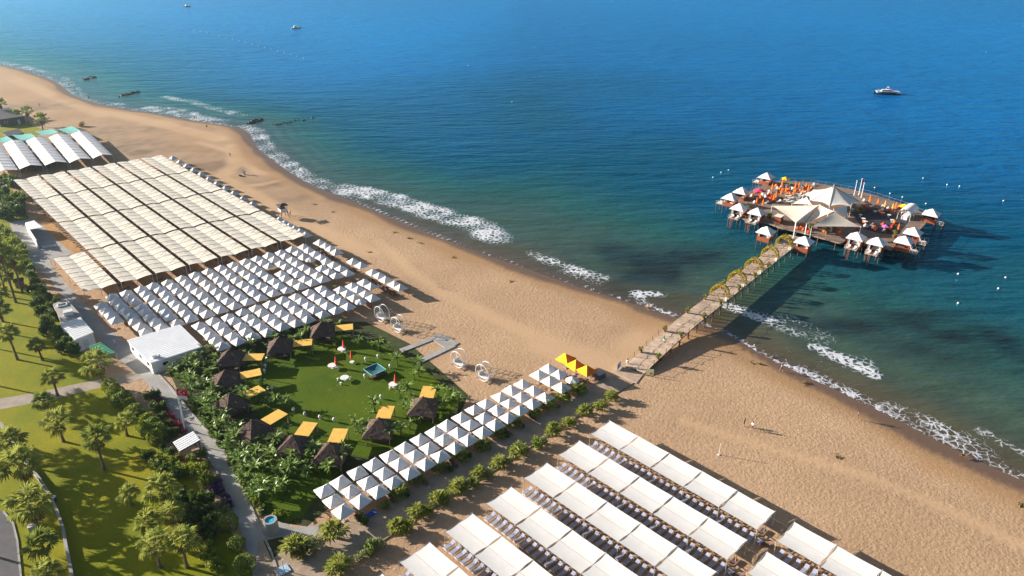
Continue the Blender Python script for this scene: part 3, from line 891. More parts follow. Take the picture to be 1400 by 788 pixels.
# ---------------------------------------------------------------- white gabled tents with teal awnings
def gable_tent(tl, tr, br, bl, label, teal=None):
    z = 2.7
    P = [at(*q, z) for q in (tl, tr, br, bl)]
    o = (P[0] + P[1] + P[2] + P[3]) / 4; o.z = 0
    P = [p - o for p in P]
    t = thing('gabled_tent', tuple(o), 0, label, 'tent', 'white gabled tents')
    nr = 9
    for h in (0, 1):
        def fn(a, b):
            l = P[0].lerp(P[3], b); r = P[1].lerp(P[2], b)
            u = (a * 0.5 + 0.5 * h)
            q = l.lerp(r, u)
            q.z = z + 0.95 * (1 - abs(2 * u - 1)) ** 0.8 - 0.08 * math.sin(math.pi * ((b * nr) % 1.0))
            return tuple(q)
        pn = MB().grid(fn, 5, nr * 3).build('roof_panel', M['white_cloth'], t, True)
        rb = MB()
        for k in range(nr + 1):
            rb.tube([tuple(Vector(fn(i / 5, min(k / nr, 0.9999))) + Vector((0, 0, 0.02))) for i in range(6)], 0.035, 4)
        rb.build('rib', M['steel'], pn)
    for q in P:
        MB().tube([(q.x, q.y, 0), (q.x, q.y, z)], 0.06, 6).build('post', M['steel'], t)
    if teal:
        T = [at(*q, 2.9) - o for q in teal]
        def fa(a, b):
            q = T[0].lerp(T[1], a).lerp(T[3].lerp(T[2], a), b)
            q.z += -0.25 * math.sin(math.pi * a) + 0.15
            return tuple(q)
        MB().grid(fa, 6, 3).build('awning', M['teal_cloth'], t, True)
gable_tent((96.3, 184), (121.4, 181), (154.1, 212.6), (127.4, 217.2), 'white gabled tent at the beach end of its row with teal awning', [(78, 177), (98, 173), (112, 180), (92, 183)])
gable_tent((66.2, 188), (92.3, 184), (124.9, 217.7), (95.3, 223.2), 'white gabled tent second from the beach, teal awning behind', [(47, 180), (71, 177), (80, 181), (58, 186)])
gable_tent((35, 193), (62, 188), (92, 222.7), (62, 226.7), 'white gabled tent third from the beach, teal awning behind', [(16, 185), (42, 183), (51, 189), (28, 193)])
gable_tent((4, 197), (31, 192), (58, 227), (27, 232), 'white gabled tent fourth from the beach, partly behind dry shrubs', [(-8, 190), (10, 187), (20, 193), (0, 196)])
gable_tent((-30, 203), (1, 197), (25, 233), (-10, 239), 'white gabled tent farthest from the beach in blue shade')
# ================================================================== foliage helpers
def leaf_quad(mb, c, size, r, mi=0, up=0.3, aspect=0.55):
    d = Vector((r.gauss(0, 1), r.gauss(0, 1), r.gauss(0, 1) + up)).normalized()
    e = d.cross(Vector((r.gauss(0, 1), r.gauss(0, 1), r.gauss(0, 1)))).normalized()
    s = size * r.uniform(0.65, 1.35)
    n = d.cross(e)
    a = d * s; b = e * s * aspect
    mb.add([c - a, c + b + n * s * 0.15, c + a, c - b + n * s * 0.15], [(0, 1, 2, 3)], mi)

def bush_mesh(name, mat, rx, rz, n, leaf, seed, clumps=9, squash=1.0, mats=None):
    """uneven clumps of leaves over a rounded shape standing on the ground"""
    r = random.Random(seed)
    mb = MB()
    cl = []
    for _ in range(clumps):
        a = r.uniform(0, 2 * math.pi); q = math.sqrt(r.random()) * 0.72
        cl.append((Vector((rx * q * math.cos(a), rx * q * math.sin(a) * squash, rz * r.uniform(0.30, 0.72))), r.uniform(0.32, 0.52)))
    for i in range(n):
        c, k = cl[i % clumps]
        d = Vector((r.gauss(0, 1), r.gauss(0, 1), r.gauss(0, 1) * 0.9 + 0.25)).normalized()
        rad = r.random() ** 0.4
        p = c + Vector((d.x * rx * k * rad, d.y * rx * k * rad * squash, d.z * rz * k * rad * 1.05))
        p.z = max(p.z, 0.05)
        leaf_quad(mb, p, leaf, r)
    return mb.mesh(name, mat)

def stem_mesh(rx, rz, seed, n=5):
    r = random.Random(seed)
    mb = MB()
    for _ in range(n):
        a = r.uniform(0, 6.28); q = rx * r.uniform(0.2, 0.6)
        mb.tube([(0.1 * math.cos(a), 0.1 * math.sin(a), 0), (q * 0.6 * math.cos(a), q * 0.6 * math.sin(a), rz * 0.4), (q * math.cos(a), q * math.sin(a), rz * 0.7)], [0.05, 0.035, 0.015], 4)
    return mb.mesh('stem', M['trunk'])

def fan_leaf(mb, base, az, el, length, rad, r, mi=0, blades=11, droop=0.35):
    """a palmate leaf: stalk and a fan of folded blades"""
    d = Vector((math.cos(az) * math.cos(el), math.sin(az) * math.cos(el), math.sin(el)))
    side = Vector((-math.sin(az), math.cos(az), 0))
    upv = side.cross(d) * -1
    if upv.z < 0: upv = -upv
    tip = base + d * length
    mb.add([base - side * 0.03, base + side * 0.03, tip + side * 0.02, tip - side * 0.02], [(0, 1, 2, 3)], mi)
    for k in range(blades):
        t = -1.75 + 3.5 * k / (blades - 1) + r.uniform(-0.06, 0.06)
        bd = d * math.cos(t) + side * math.sin(t)
        L = rad * (0.72 + 0.28 * math.cos(t * 0.8)) * r.uniform(0.85, 1.1)
        mid = tip + bd * L * 0.6 + upv * 0.05
        end = tip + bd * L - Vector((0, 0, 1)) * droop * L * (0.5 + 0.3 * abs(t))
        w = side * math.cos(t) - d * math.sin(t)
        wd = rad * 0.08
        mb.add([tip, mid - w * wd, end, mid + w * wd], [(0, 1, 2), (0, 2, 3)], mi)

def palm_crown(seed, n=30, L=1.15, R=1.35):
    r = random.Random(seed)
    mb = MB()
    for i in range(n):
        az = i * 2.39996 + r.uniform(-0.3, 0.3)
        el = math.radians(80 - 105 * (i / n) ** 0.9 + r.uniform(-8, 8))
        fan_leaf(mb, Vector((0, 0, 0.02)), az, el, L * r.uniform(0.75, 1.15), R * r.uniform(0.8, 1.1), r, droop=r.uniform(0.25, 0.5))
    return mb.mesh('crown', M['palm'])

def palm_skirt(seed, n=16):
    r = random.Random(seed)
    mb = MB()
    for i in range(n):
        az = r.uniform(0, 6.283)
        el = math.radians(r.uniform(-82, -48))
        fan_leaf(mb, Vector((0, 0, r.uniform(-0.6, -0.1))), az, el, r.uniform(0.4, 0.8), r.uniform(0.5, 0.8), r, blades=7, droop=0.6)
    return mb.mesh('dead_leaf_skirt', M['dead_leaf'])

CROWNS = [palm_crown(1, 22, 1.35, 1.3), palm_crown(2, 19, 1.45, 1.35), palm_crown(3, 25, 1.3, 1.25), palm_crown(4, 17, 1.35, 1.3)]
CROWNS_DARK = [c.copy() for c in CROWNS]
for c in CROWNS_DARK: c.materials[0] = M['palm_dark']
SKIRTS = [palm_skirt(5), palm_skirt(6, 22)]
def trunk_mesh(h, seed):
    r = random.Random(seed)
    mb = MB()
    n = max(4, int(h / 0.8))
    dx, dy = r.uniform(-0.35, 0.35), r.uniform(-0.35, 0.35)
    pts, rad = [], []
    for i in range(n + 1):
        t = i / n
        pts.append((dx * t * t, dy * t * t, h * t))
        rad.append((0.30 - 0.12 * min(1, t * 3)) if t < 0.33 else 0.18 + 0.03 * (i % 2))
    mb.tube(pts, rad, 8)
    return mb.mesh('trunk', M['trunk']), Vector((dx, dy, h))

# ================================================================== pier
PZ0, PZ1 = 0.45, 2.2
pa = (at(851, 504, PZ0) + at(885, 507, PZ0)) / 2
pb = (at(1052, 339.4, PZ1) + at(1089, 337, PZ1)) / 2
PD = (pb - pa); PD.z = 0
PLEN = PD.length + 8.5
PDIR = PD.normalized(); PANG = math.atan2(PDIR.y, PDIR.x)
PNORM = Vector((PDIR.y, -PDIR.x, 0))       # to the right, seen from the beach
PW = 4.5
def pz(s):
    return PZ0 + (PZ1 - PZ0) * min(1, max(0, s / 20.0)) ** 0.8
def pier_at(s, n, dz=0.0):
    p = pa + PDIR * s + PNORM * n
    return Vector((p.x, p.y, pz(s) + dz))
pier = thing('pier', (pa.x, pa.y, 0), PANG, 'long wooden pier running from the sand out to the platform', 'pier')
def lp(s, n, z): return (s, -n, z)
panel_mesh = [MB().box((0, 0, -0.05), (1.84, 2.17, 0.10)).mesh('deck_panel', M['pier_wood'])]
for v in range(2):
    c = panel_mesh[0].copy(); c.materials[0] = simple('pier_wood_%d' % v, ((0.40, 0.30, 0.23), (0.52, 0.39, 0.29))[v], 0.88, 0.22, 0.7, 0.3, 6.0, 0.03)
    panel_mesh.append(c)
s = 0.95
while s < PLEN + 1:
    for n in (-1.12, 1.12):
        o = link('deck_panel', panel_mesh[rnd.choice((0, 0, 1, 2, 2))], pier, lp(s, n, pz(s) + rnd.uniform(-0.015, 0.03)))
        o.rotation_euler = (0, -math.atan2(pz(s + 0.5) - pz(s - 0.5), 1.0), rnd.gauss(0, 0.006))
    s += 1.92
for n in (-2.1, 0, 2.1):
    mb = MB()
    k = 0.0
    while k < PLEN:
        e = min(PLEN, k + 3.84)
        a, b = lp(k, n, pz(k) - 0.26), lp(e, n, pz(e) - 0.26)
        mb.tube([a, b], 0.13, 4)
        k = e
    mb.build('stringer', M['pier_wood_dark'], pier)
PILE = MB().tube([(0, 0, -5.0), (0, 0, 0)], 0.15, 7).mesh('pile', M['pier_wood_dark'])
CROSS = MB().box((0, 0, 0), (0.2, 4.3, 0.22)).mesh('cross_beam', M['pier_wood_dark'])
k = 3.0
while k < PLEN:
    for n in (-2.0, 2.0): link('pile', PILE, pier, lp(k, n, pz(k) - 0.12))
    link('cross_beam', CROSS, pier, lp(k, 0, pz(k) - 0.5))
    k += 3.84
RPOST = MB().tube([(0, 0, 0), (0, 0, 1.0)], 0.055, 6).lathe([(0.07, 1.0), (0.08, 1.05), (0.0, 1.13)], 6).mesh('rail_post', M['pier_wood_dark'])
k = 1.0
while k < PLEN:
    for n in (-2.28, 2.28): link('rail_post', RPOST, pier, lp(k, n, pz(k)))
    k += 2.4
for n in (-2.28, 2.28):
    mb = MB()
    k = 1.0
    while k + 2.4 < PLEN:
        pts = [lp(k + 2.4 * t, n, pz(k + 2.4 * t) + 0.92 - 0.18 * math.sin(math.pi * t)) for t in (0, 0.25, 0.5, 0.75, 1)]
        mb.tube(pts, 0.022, 4)
        k += 2.4
    mb.build('rope', M['wood'], pier)

# planters in pairs along the pier
PL_POT = MB().lathe([(0.22, 0), (0.34, 0.5), (0.37, 0.55), (0.33, 0.56), (0.3, 0.5)], 10).mesh('pot', M['terracotta'])
PL_BUSH = [bush_mesh('foliage', M['bush'], 0.55, 1.0, 160, 0.14, 60 + k, 6) for k in range(2)]
def planter(p, label):
    t = thing('potted_plant', p, rnd.uniform(0, 6), label, 'plant', 'potted plants on the pier')
    link('pot', PL_POT, t); link('foliage', rnd.choice(PL_BUSH), t, (0, 0, 0.4))
for s in (5.5, 15.0, 25.0, 33.5, 43.0, 52.0, 60.0):
    for n in (-1.95, 1.95):
        planter(pier_at(s, n, 0.03), 'potted plant in a terracotta pot standing at the edge of the pier deck')
# flower arches
def arch_meshes(seed):
    r = random.Random(seed)
    mb = MB()
    fr = MB()
    for off in (-0.8, 0.8):
        fr.tube([(off, 1.95 * math.cos(math.pi * i / 14), 2.75 * math.sin(math.pi * i / 14) ** 0.75) for i in range(15)], 0.05, 5)
    for i in range(1500):
        t = math.pi * r.random()
        c = Vector((r.choice((-0.8, 0.8, 0.8, -0.8, r.uniform(-0.8, 0.8))) + r.gauss(0, 0.12), 1.95 * math.cos(t) + r.gauss(0, 0.13), 2.75 * max(math.sin(t), 0) ** 0.75 + r.gauss(0, 0.13)))
        c.z = max(c.z, 0.05)
        leaf_quad(mb, c, 0.13, r)
    return [('frame', fr.mesh('frame', M['wood'])), ('flowers', mb.mesh('flowers', M['flower_yellow']))]
ARCH = arch_meshes(9)
def s_of(x, y, z):
    return (at(x, y, z) - pa).dot(PDIR)
for k, (x, y) in enumerate(((983, 405), (1005, 386), (1028, 368), (1049, 351), (1068, 336))):
    s = s_of(x, y, 2.2)
    t = thing('flower_arch', pier_at(s, -0.1, 0.03), PANG, 'yellow flower arch over the pier, %s counted from the beach' % ORD[k], 'arch', 'flower arches')
    parts(t, ARCH)
    b = thing('lantern_box', pier_at(s - 1.2, 2.0, 0.02), PANG, 'small white lantern box at the pier edge beside a flower arch', 'lantern', 'lantern boxes')
    MB().box((0, 0, 0.3), (0.55, 0.55, 0.6)).build('shade', M['pale_cloth'], b)
    MB().box((0, 0, 0.64), (0.65, 0.65, 0.06)).build('lid', M['white_paint'], b)
# sign board and gate panels where the pier starts
def board(name, p, rz, w, h, z0, mat, label):
    t = thing(name, p, rz, label, 'sign')
    MB().box((0, 0, z0 + h / 2), (w, 0.05, h)).build('panel', mat, t)
    for x in (-w / 2 + 0.06, w / 2 - 0.06): MB().box((x, 0.05, (z0 + h) / 2), (0.06, 0.05, z0 + h)).build('leg', M['wood'], t)
    return t
M['cream_sign'] = simple('cream_sign', (0.70, 0.66, 0.42), 0.7, 0.05, 1.0)
sb = board('notice_board', at(888, 515), math.radians(-20), 1.5, 1.4, 0.3, M['cream_sign'], 'cream notice board standing beside the start of the pier')
MB().box((0.2, -0.03, 0.75), (0.34, 0.02, 0.34)).build('notice', M['bush_dark'], sb)
board('display_stand', at(846, 505), math.radians(60), 1.7, 1.3, 0.25, M['mattress_grey'], 'grey display stand at the beach end of the pier')
board('white_board', at(872, 508), math.radians(10), 0.5, 1.1, 0.1, M['white_paint'], 'slim white board post in the middle of the pier entrance')
# ramp
rp = [at(838, 509), at(846, 497), at(880, 512), at(870, 525)]
MBr = MB().slab([(p.x, p.y) for p in rp], 0.032, 0.12)
tag(MBr.build('ramp', M['pier_wood']), 'low pale wooden ramp from the boardwalk to the pier', 'ramp')

# ================================================================== platform
DZ = 2.2
PLAT_PX = [(998, 294), (1010, 272), (1036, 256), (1066, 247), (1108, 249), (1160, 258), (1200, 268), (1240, 281), (1264, 292), (1266, 306), (1254, 318), (1238, 331), (1218, 342), (1185, 336), (1160, 326), (1150, 333), (1128, 327), (1096, 318), (1068, 312), (1049, 305), (1028, 303)]
pp = [at(x, y, DZ) for x, y in PLAT_PX]
po = sum(pp, Vector()) / len(pp); po.z = 0
platform = thing('platform', po, 0, 'big wooden platform on piles at the sea end of the pier', 'platform')
lpoly = [((p - po).x, (p - po).y) for p in pp]
m_deck, nt, b = new_mat('platform_deck')
g = nt.nodes.new('ShaderNodeNewGeometry')
mp = nt.nodes.new('ShaderNodeMapping'); mp.inputs['Rotation'].default_value = (0, 0, -PANG)
nt.links.new(g.outputs['Position'], mp.inputs['Vector'])
wv = nt.nodes.new('ShaderNodeTexWave'); wv.inputs['Scale'].default_value = 0.75; wv.inputs['Distortion'].default_value = 0.3
nt.links.new(mp.outputs[0], wv.inputs['Vector'])
c = ramp(nt, wv.outputs['Fac'], [(0.05, (0.10, 0.07, 0.055)), (0.25, (0.29, 0.20, 0.15))])
c = mix(nt, 0.6, c, ramp(nt, noise(nt, 0.5, 4), [(0.3, (0.6, 0.6, 0.6)), (0.7, (1.2, 1.15, 1.1))]), 'MULTIPLY')
nt.links.new(c, b.inputs['Base Color']); b.inputs['Roughness'].default_value = 0.85
MB().slab(lpoly, DZ - 0.3, DZ).build('deck', m_deck, platform)
n = len(lpoly)
for i in range(n):
    a, b2 = Vector(lpoly[i]), Vector(lpoly[(i + 1) % n])
    m = max(1, int((b2 - a).length / 5))
    for k in range(m):
        q = a.lerp(b2, (k + 0.3) / m) * 0.97
        link('pile', PILE, platform, (q.x, q.y, DZ - 0.25))
for i in range(6):
    for j in range(4):
        q = rot((-20 + i * 8, -10 + j * 7), math.radians(-12))
        link('pile', PILE, platform, (q.x * 0.8, q.y * 0.6, DZ - 0.25))
df = [at(x, y, DZ) - po for x, y in ((1164, 291), (1186, 284), (1224, 291), (1243, 303), (1228, 321), (1200, 319), (1180, 313))]
MB().poly([(q.x, q.y, DZ + 0.012) for q in df]).build('dark_floor', simple('dark_floor', (0.045, 0.042, 0.055), 0.7, 0.2, 0.5), platform)
rl = MB()
for i in range(n):
    a, b2 = Vector(lpoly[i]), Vector(lpoly[(i + 1) % n])
    m = max(2, int((b2 - a).length / 2.0))
    for k in range(m):
        q = a.lerp(b2, k / m) * 0.99
        rl.tube([(q.x, q.y, DZ), (q.x, q.y, DZ + 0.95)], 0.04, 4)
    rl.tube([(a.x * 0.99, a.y * 0.99, DZ + 0.92), (b2.x * 0.99, b2.y * 0.99, DZ + 0.92)], 0.03, 4)
rl.build('railing', M['wood'], platform)

# cabanas: red timber boxes on stilts under white pyramid roofs
def roof_mesh():
    mb = MB()
    def tier(s, ze, za, zt, st):
        for k in range(4):
            a0 = math.pi / 4 + k * math.pi / 2; a1 = a0 + math.pi / 2
            R = s / 2 * math.sqrt(2); Rt = st / 2 * math.sqrt(2)
            vs = [(R * math.cos(a0), R * math.sin(a0), ze), (R * math.cos(a1), R * math.sin(a1), ze), (Rt * math.cos(a1), Rt * math.sin(a1), za), (Rt * math.cos(a0), Rt * math.sin(a0), za)]
            vm = [((v[0] * 0.55 + w[0] * 0.45), (v[1] * 0.55 + w[1] * 0.45), v[2] * 0.55 + w[2] * 0.45 - 0.07) for v, w in ((vs[0], vs[3]), (vs[1], vs[2]))]
            mb.add(vs + vm, [(0, 1, 5, 4), (4, 5, 2, 3)])
            mb.add([vs[0], vs[1], (vs[1][0], vs[1][1], ze - 0.14), (vs[0][0], vs[0][1], ze - 0.14)], [(0, 3, 2, 1)])
    tier(4.5, 2.3, 3.45, 0, 1.3)
    tier(1.7, 3.38, 3.95, 0, 0.05)
    return mb.mesh('roof', M['white_cloth'])
C_ROOF = roof_mesh()
C_FLOOR = MB().box((0, 0, -0.08), (3.7, 3.7, 0.16)).box((0, 1.6, -0.25), (3.7, 0.2, 0.2)).box((0, -1.6, -0.25), (3.7, 0.2, 0.2)).mesh('floor', M['red_wood'])
C_WALL = MB().box((0, 1.8, 0.55), (3.6, 0.08, 1.1)).mesh('wall', M['red_wood'])
C_CPOST = MB().box((0, 0, 1.15), (0.16, 0.16, 2.3)).mesh('corner_post', M['red_wood'])
C_LEG = MB().tube([(0, 0, -6), (0, 0, -0.1)], 0.12, 6).mesh('stilt', M['pier_wood_dark'])
C_BED = MB().box((0, 0, 0.3), (2.0, 1.7, 0.3)).box((0, 0.7, 0.55), (1.9, 0.3, 0.25)).mesh('daybed', M['mattress_white'])
C_CURT = MB().grid(lambda u, v: (-0.25 + 0.5 * u, 0.06 * math.sin(u * 18), 0.15 + 2.1 * v), 10, 1).mesh('curtain', M['pale_cloth'])
C_DECK = MB().box((0, -3.0, -0.06), (3.2, 2.2, 0.12)).mesh('sun_deck', M['pier_wood'])
lm = MB()
for x in (-0.42, -0.02): lm.tube([(x, -4.1, 0.5), (x, -4.3, -0.1), (x, -4.9, -2.9)], 0.05, 5)
for k in range(7): lm.box((-0.22, -4.37 - 0.085 * k, -0.3 - 0.38 * k), (0.4, 0.12, 0.05))
C_LADDER = lm.mesh('ladder', M['red_wood'])
C_LOUNGE = MB().box((-0.8, -2.8, 0.22), (0.65, 1.8, 0.14)).box((0.8, -2.8, 0.22), (0.65, 1.8, 0.14)).box((-0.8, -2.15, 0.45), (0.62, 0.12, 0.5)).box((0.8, -2.15, 0.45), (0.62, 0.12, 0.5)).mesh('deck_bed', M['mattress_white'])
dr = MB()
for x in (-1.55, 1.55):
    dr.tube([(x, -1.95, 0.9), (x, -4.05, 0.9)], 0.03, 4)
    for y in (-2.0, -3.0, -4.05): dr.tube([(x, y, 0), (x, y, 0.9)], 0.03, 4)
C_DRAIL = dr.mesh('deck_rail', M['white_paint'])
SIDE = {'shore': PANG + math.pi / 2 , 'left': PANG + math.pi, 'right': PANG, 'none': PANG + math.pi / 2}
# local -y is the deck side: rotate so that -y points to the wanted direction
FACE = {'shore': PANG + math.pi + math.pi / 2, 'left': PANG + math.pi / 2 + math.pi / 2, 'right': PANG - math.pi / 2 + math.pi / 2}
cab = [(1049, 235, 'left', 1, 'white-roofed red cabana on stilts at the far tip of the platform, beside a yellow parasol'),
       (1015, 255, 'left', 0, 'white-roofed red cabana behind the corner cabana with the side deck'),
       (1000, 263, 'left', 1, 'white-roofed red cabana at the outer corner with a side deck over the sea'),
       (1012, 277, 'shore', 1, 'white-roofed red cabana with red ladder, next to the outer corner cabana'),
       (1036.4, 283, 'shore', 1, 'white-roofed red cabana with red ladder, next to the big sail'),
       (1049, 308.6, 'shore', 0, 'white-roofed red cabana just before the pier meets the platform, arch side'),
       (1101.4, 322, 'shore', 0, 'white-roofed red cabana beside the pier end, on the shaded side'),
       (1173, 316.3, 'shore', 1, 'white-roofed red cabana with ladder beside the lone triangular sail'),
       (1201, 323.4, 'shore', 1, 'white-roofed red cabana with ladder, second from the lone triangular sail'),
       (1238.5, 321.5, 'right', 1, 'white-roofed red cabana at the shaded corner beside the dark dance floor'),
       (1250.7, 310, 'right', 1, 'white-roofed red cabana between the corner cabana and the barrel tent'),
       (1275.7, 284.6, 'right', 1, 'white-roofed red cabana standing apart on tall stilts beyond the barrel tent')]
for x, y, f, dk, lab in cab:
    p = at(x, y, DZ + 3.95); p.z = DZ
    t = thing('cabana', p, FACE[f], lab, 'cabana', 'cabanas on stilts', 0.95)
    link('roof', C_ROOF, t); link('floor', C_FLOOR, t)
    for a in ((0, math.pi / 2, -math.pi / 2) if dk else (0, math.pi / 2, -math.pi / 2, math.pi)):
        link('wall', C_WALL, t, None, a)
    for sx in (-1.75, 1.75):
        for sy in (-1.75, 1.75):
            link('corner_post', C_CPOST, t, (sx, sy, 0)); link('stilt', C_LEG, t, (sx * 0.95, sy * 0.95, 0))
    link('daybed', C_BED, t, (0, 0.6, 0))
    for sx in (-1.4, 1.4): link('curtain', C_CURT, t, (sx, -1.72, 0))
    if dk:
        link('sun_deck', C_DECK, t); link('deck_bed', C_LOUNGE, t); link('deck_rail', C_DRAIL, t)
        for sx in (-1.4, 1.4): link('stilt', C_LEG, t, (sx, -3.9, 0))
        if f == 'shore': link('ladder', C_LADDER, t)

# ---------------------------------------------------------------- the big tensile tent and its sails
TZ = DZ + 3.2
tc = at(1137, 270.5, TZ)
def up_to(p, row):
    lo, hi = 0.0, 30.0
    for _ in range(40):
        m = (lo + hi) / 2
        if px((p.x, p.y, m))[1] > row: lo = m
        else: hi = m
    return lo
apz = up_to(tc, 255.0)
t = thing('tensile_tent', (tc.x, tc.y, 0), 0, 'large peaked cream tensile tent at the middle of the platform', 'tent')
RT = 8.0
NS = 8
def tent_fn(u, v):
    a = 2 * math.pi * u + 0.35
    sc = abs(math.sin(NS * math.pi * u))
    r = RT * (1 - 0.16 * sc * v) * v
    z = TZ + (apz - TZ) * (1 - v) ** 1.45 + 0.25 * sc * v - 0.12 * sc * (1 - v) * v * 4
    r = max(r, 0.12)
    return (r * math.cos(a), r * math.sin(a), z)
MB().grid(tent_fn, 64, 14).build('membrane', M['sail_white'], t, True)
sm = MB()
for k in range(NS):
    sm.tube([Vector(tent_fn(k / NS, v / 8)) + Vector((0, 0, 0.04)) for v in range(0, 9)], 0.07, 4)
sm.build('seam', M['wood'], t)
MB().tube([(0, 0, DZ), (0, 0, apz + 0.5)], [0.2, 0.12], 8).build('mast', M['steel'], t)
for k in range(NS):
    q = tent_fn(k / NS, 1.0)
    MB().tube([(q[0] * 1.02, q[1] * 1.02, DZ), (q[0], q[1], q[2] + 0.1)], 0.09, 6).build('strut', M['white_paint'], t)

def sail(pts, label, mat, sag=0.5, name='shade_sail', n=8):
    """pts: (x, y, z) with z above the deck; triangular membrane hung between three points"""
    P = [at(x, y, DZ + z) for x, y, z in pts]
    o = sum(P, Vector()) / 3; o.z = 0
    P = [p - o for p in P]
    t = thing(name, o, 0, label, 'sail', 'shade sails')
    vs, fs, idx = [], [], {}
    for i in range(n + 1):
        for j in range(n + 1 - i):
            a, b = i / n, j / n; c = 1 - a - b
            q = P[0] * a + P[1] * b + P[2] * c
            ctr = (P[0] + P[1] + P[2]) / 3
            e = 27 * a * b * c
            pull = 4 * max(a * b, b * c, a * c) * (1 - e)
            q = q.lerp(ctr, 0.07 * pull)
            q.z -= sag * e * 0.6
            idx[i, j] = len(vs); vs.append(q)
    for i in range(n):
        for j in range(n - i):
            fs.append((idx[i, j], idx[i + 1, j], idx[i, j + 1]))
            if j < n - i - 1: fs.append((idx[i + 1, j], idx[i + 1, j + 1], idx[i, j + 1]))
    MB().add(vs, fs).build('membrane', mat, t, True)
    for p in P:
        MB().tube([(p.x, p.y, DZ), (p.x, p.y, p.z + 0.15)], 0.08, 6).build('mast', M['white_paint'], t)
    return t
sail([(1055.7, 281.5, 3.6), (1120, 280.5, 5.2), (1087.7, 305, 4.4)], 'bright triangular cream sail on the pier side of the peaked tent', M['sail'])
sail([(1120, 280.5, 5.3), (1088.5, 304.8, 4.5), (1103, 305, 3.3)], 'narrow folded cream sail between the two large triangular sails', M['sail'], 1.2)
sail([(1121, 280.3, 5.4), (1103.5, 305, 3.4), (1140, 289, 5.6)], 'creased cream sail in front of the peaked tent above the pier end', M['sail'], 0.9)
sail([(1110, 310, 3.4), (1141.5, 290, 6.0), (1177, 310.6, 3.4)], 'lone triangular cream sail over the shaded bar terrace', M['sail'], 0.4)
sail([(1083, 278.6, 3.4), (1103, 269.5, 4.6), (1110, 280, 4.6)], 'small white triangular sail beside the peaked tent and the loungers', M['sail_white'], 0.3)
sail([(1140, 286, 5.4), (1158, 281.5, 4.4), (1159, 298, 3.0)], 'small white sail hanging beside the dark dance floor', M['sail_white'], 0.3)

# barrel tent
p = at(1240, 297, DZ)
t = thing('barrel_tent', p, PANG - 0.05, 'white half-barrel tent at the edge of the dark dance floor', 'tent')
MB().grid(lambda u, v: (-3.6 + 7.2 * u, 1.7 * math.cos(math.pi * v), 2.0 + 1.3 * math.sin(math.pi * v)), 6, 10).build('cover', M['white_cloth'], t, True)
for x in (-3.6, 0, 3.6):
    for y in (-1.7, 1.7): MB().tube([(x, y, 0), (x, y, 2.0)], 0.06, 6).build('post', M['white_paint'], t)
MB().box((0, 0, 0.5), (6.0, 1.6, 1.0)).build('counter', M['white_paint'], t)

# flagpoles
for k, (bx, by, ty) in enumerate(((1167.7, 267.4, 248), (1174, 267.4, 245), (1177.4, 271, 251))):
    p = at(bx, by, DZ)
    h = up_to(p, ty) - DZ
    t = thing('flagpole', p, 0, ['white flagpole on the platform nearest the peaked tent', 'tallest white flagpole with a pale flag, middle of the three', 'white flagpole on the platform closest to the orange parasols'][k], 'flagpole', 'platform flagpoles')
    MB().tube([(0, 0, 0), (0, 0, h)], [0.14, 0.09], 6).build('pole', M['white_paint'], t)
    MB().lathe([(0, h), (0.2, h + 0.1), (0, h + 0.3)], 8).build('finial', M['white_paint'], t)
    if k == 1: MB().grid(lambda u, v: (0.06 + 0.7 * u, 0.1 * math.sin(4 * u), h - 1.2 + 1.0 * v), 4, 1).build('flag', M['pink'], t)

# folded and open parasols on the platform
def folded_parasol(mat):
    c = MB().lathe([(0.05, 0.75), (0.27, 0.85), (0.33, 1.3), (0.20, 2.1), (0.07, 2.75), (0.0, 2.85)], 8).mesh('folded_canopy', mat)
    # pleats
    for i, v in enumerate(c.vertices):
        if i % 2: v.co.x *= 0.72; v.co.y *= 0.72
    return [('folded_canopy', c), ('pole', MB().tube([(0, 0, 0), (0, 0, 2.9)], 0.035, 5).mesh('pole', M['wood'])), ('base', MB().box((0, 0, 0.06), (0.55, 0.55, 0.12)).mesh('base', M['concrete']))]
FP_ORANGE, FP_RED, FP_YELLOW = folded_parasol(M['orange']), folded_parasol(M['red']), folded_parasol(M['yellow_cloth'])
for x, y in ((1054.6, 261), (1068, 257), (1067, 268), (1073.5, 264), (1086.5, 259), (1057, 275), (1060, 272), (1038.6, 274), (1033.4, 281), (1042, 283), (1091, 259.5), (1101, 260), (1104, 263), (1084, 268)):
    copies('folded_parasol', FP_ORANGE, [(at(x, y + 2, DZ), 0, 1.05)], 'folded orange parasol among the deck loungers on the platform tip', 'parasol', 'folded orange parasols by the loungers')
for x, y, mm in ((1187.7, 280, FP_ORANGE), (1198.6, 284, FP_ORANGE), (1208.3, 287, FP_YELLOW), (1218.6, 291, FP_YELLOW), (1223, 289, FP_ORANGE), (1226.6, 319, FP_ORANGE)):
    copies('folded_parasol', mm, [(at(x, y, DZ), 0, 1.05)], 'folded orange parasol at the sea edge of the dark dance floor' if mm is FP_ORANGE else 'folded amber parasol at the sea edge of the dark dance floor', 'parasol', 'folded parasols by the dance floor')
P_YEL, P_PINK, P_MAG = umbrella_meshes(2.7, 2.1, 2.8, M['yellow'], n_side=8), umbrella_meshes(3.2, 2.0, 2.6, M['pink'], n_side=6), umbrella_meshes(1.9, 1.9, 2.3, M['magenta'], n_side=6)
for x, y, mm, lab in ((1072.7, 253, P_YEL, 'open yellow parasol at the far tip of the platform'), (1234.6, 291, P_YEL, 'open yellow parasol beside the white barrel tent'), (1037, 269, P_PINK, 'open crimson parasol between the cabanas and the deck loungers'), (1209, 318, P_MAG, 'small open magenta parasol on the dark dance floor')):
    copies('parasol', mm, [(at(x, y, DZ), 0.3)], lab, 'parasol', None)
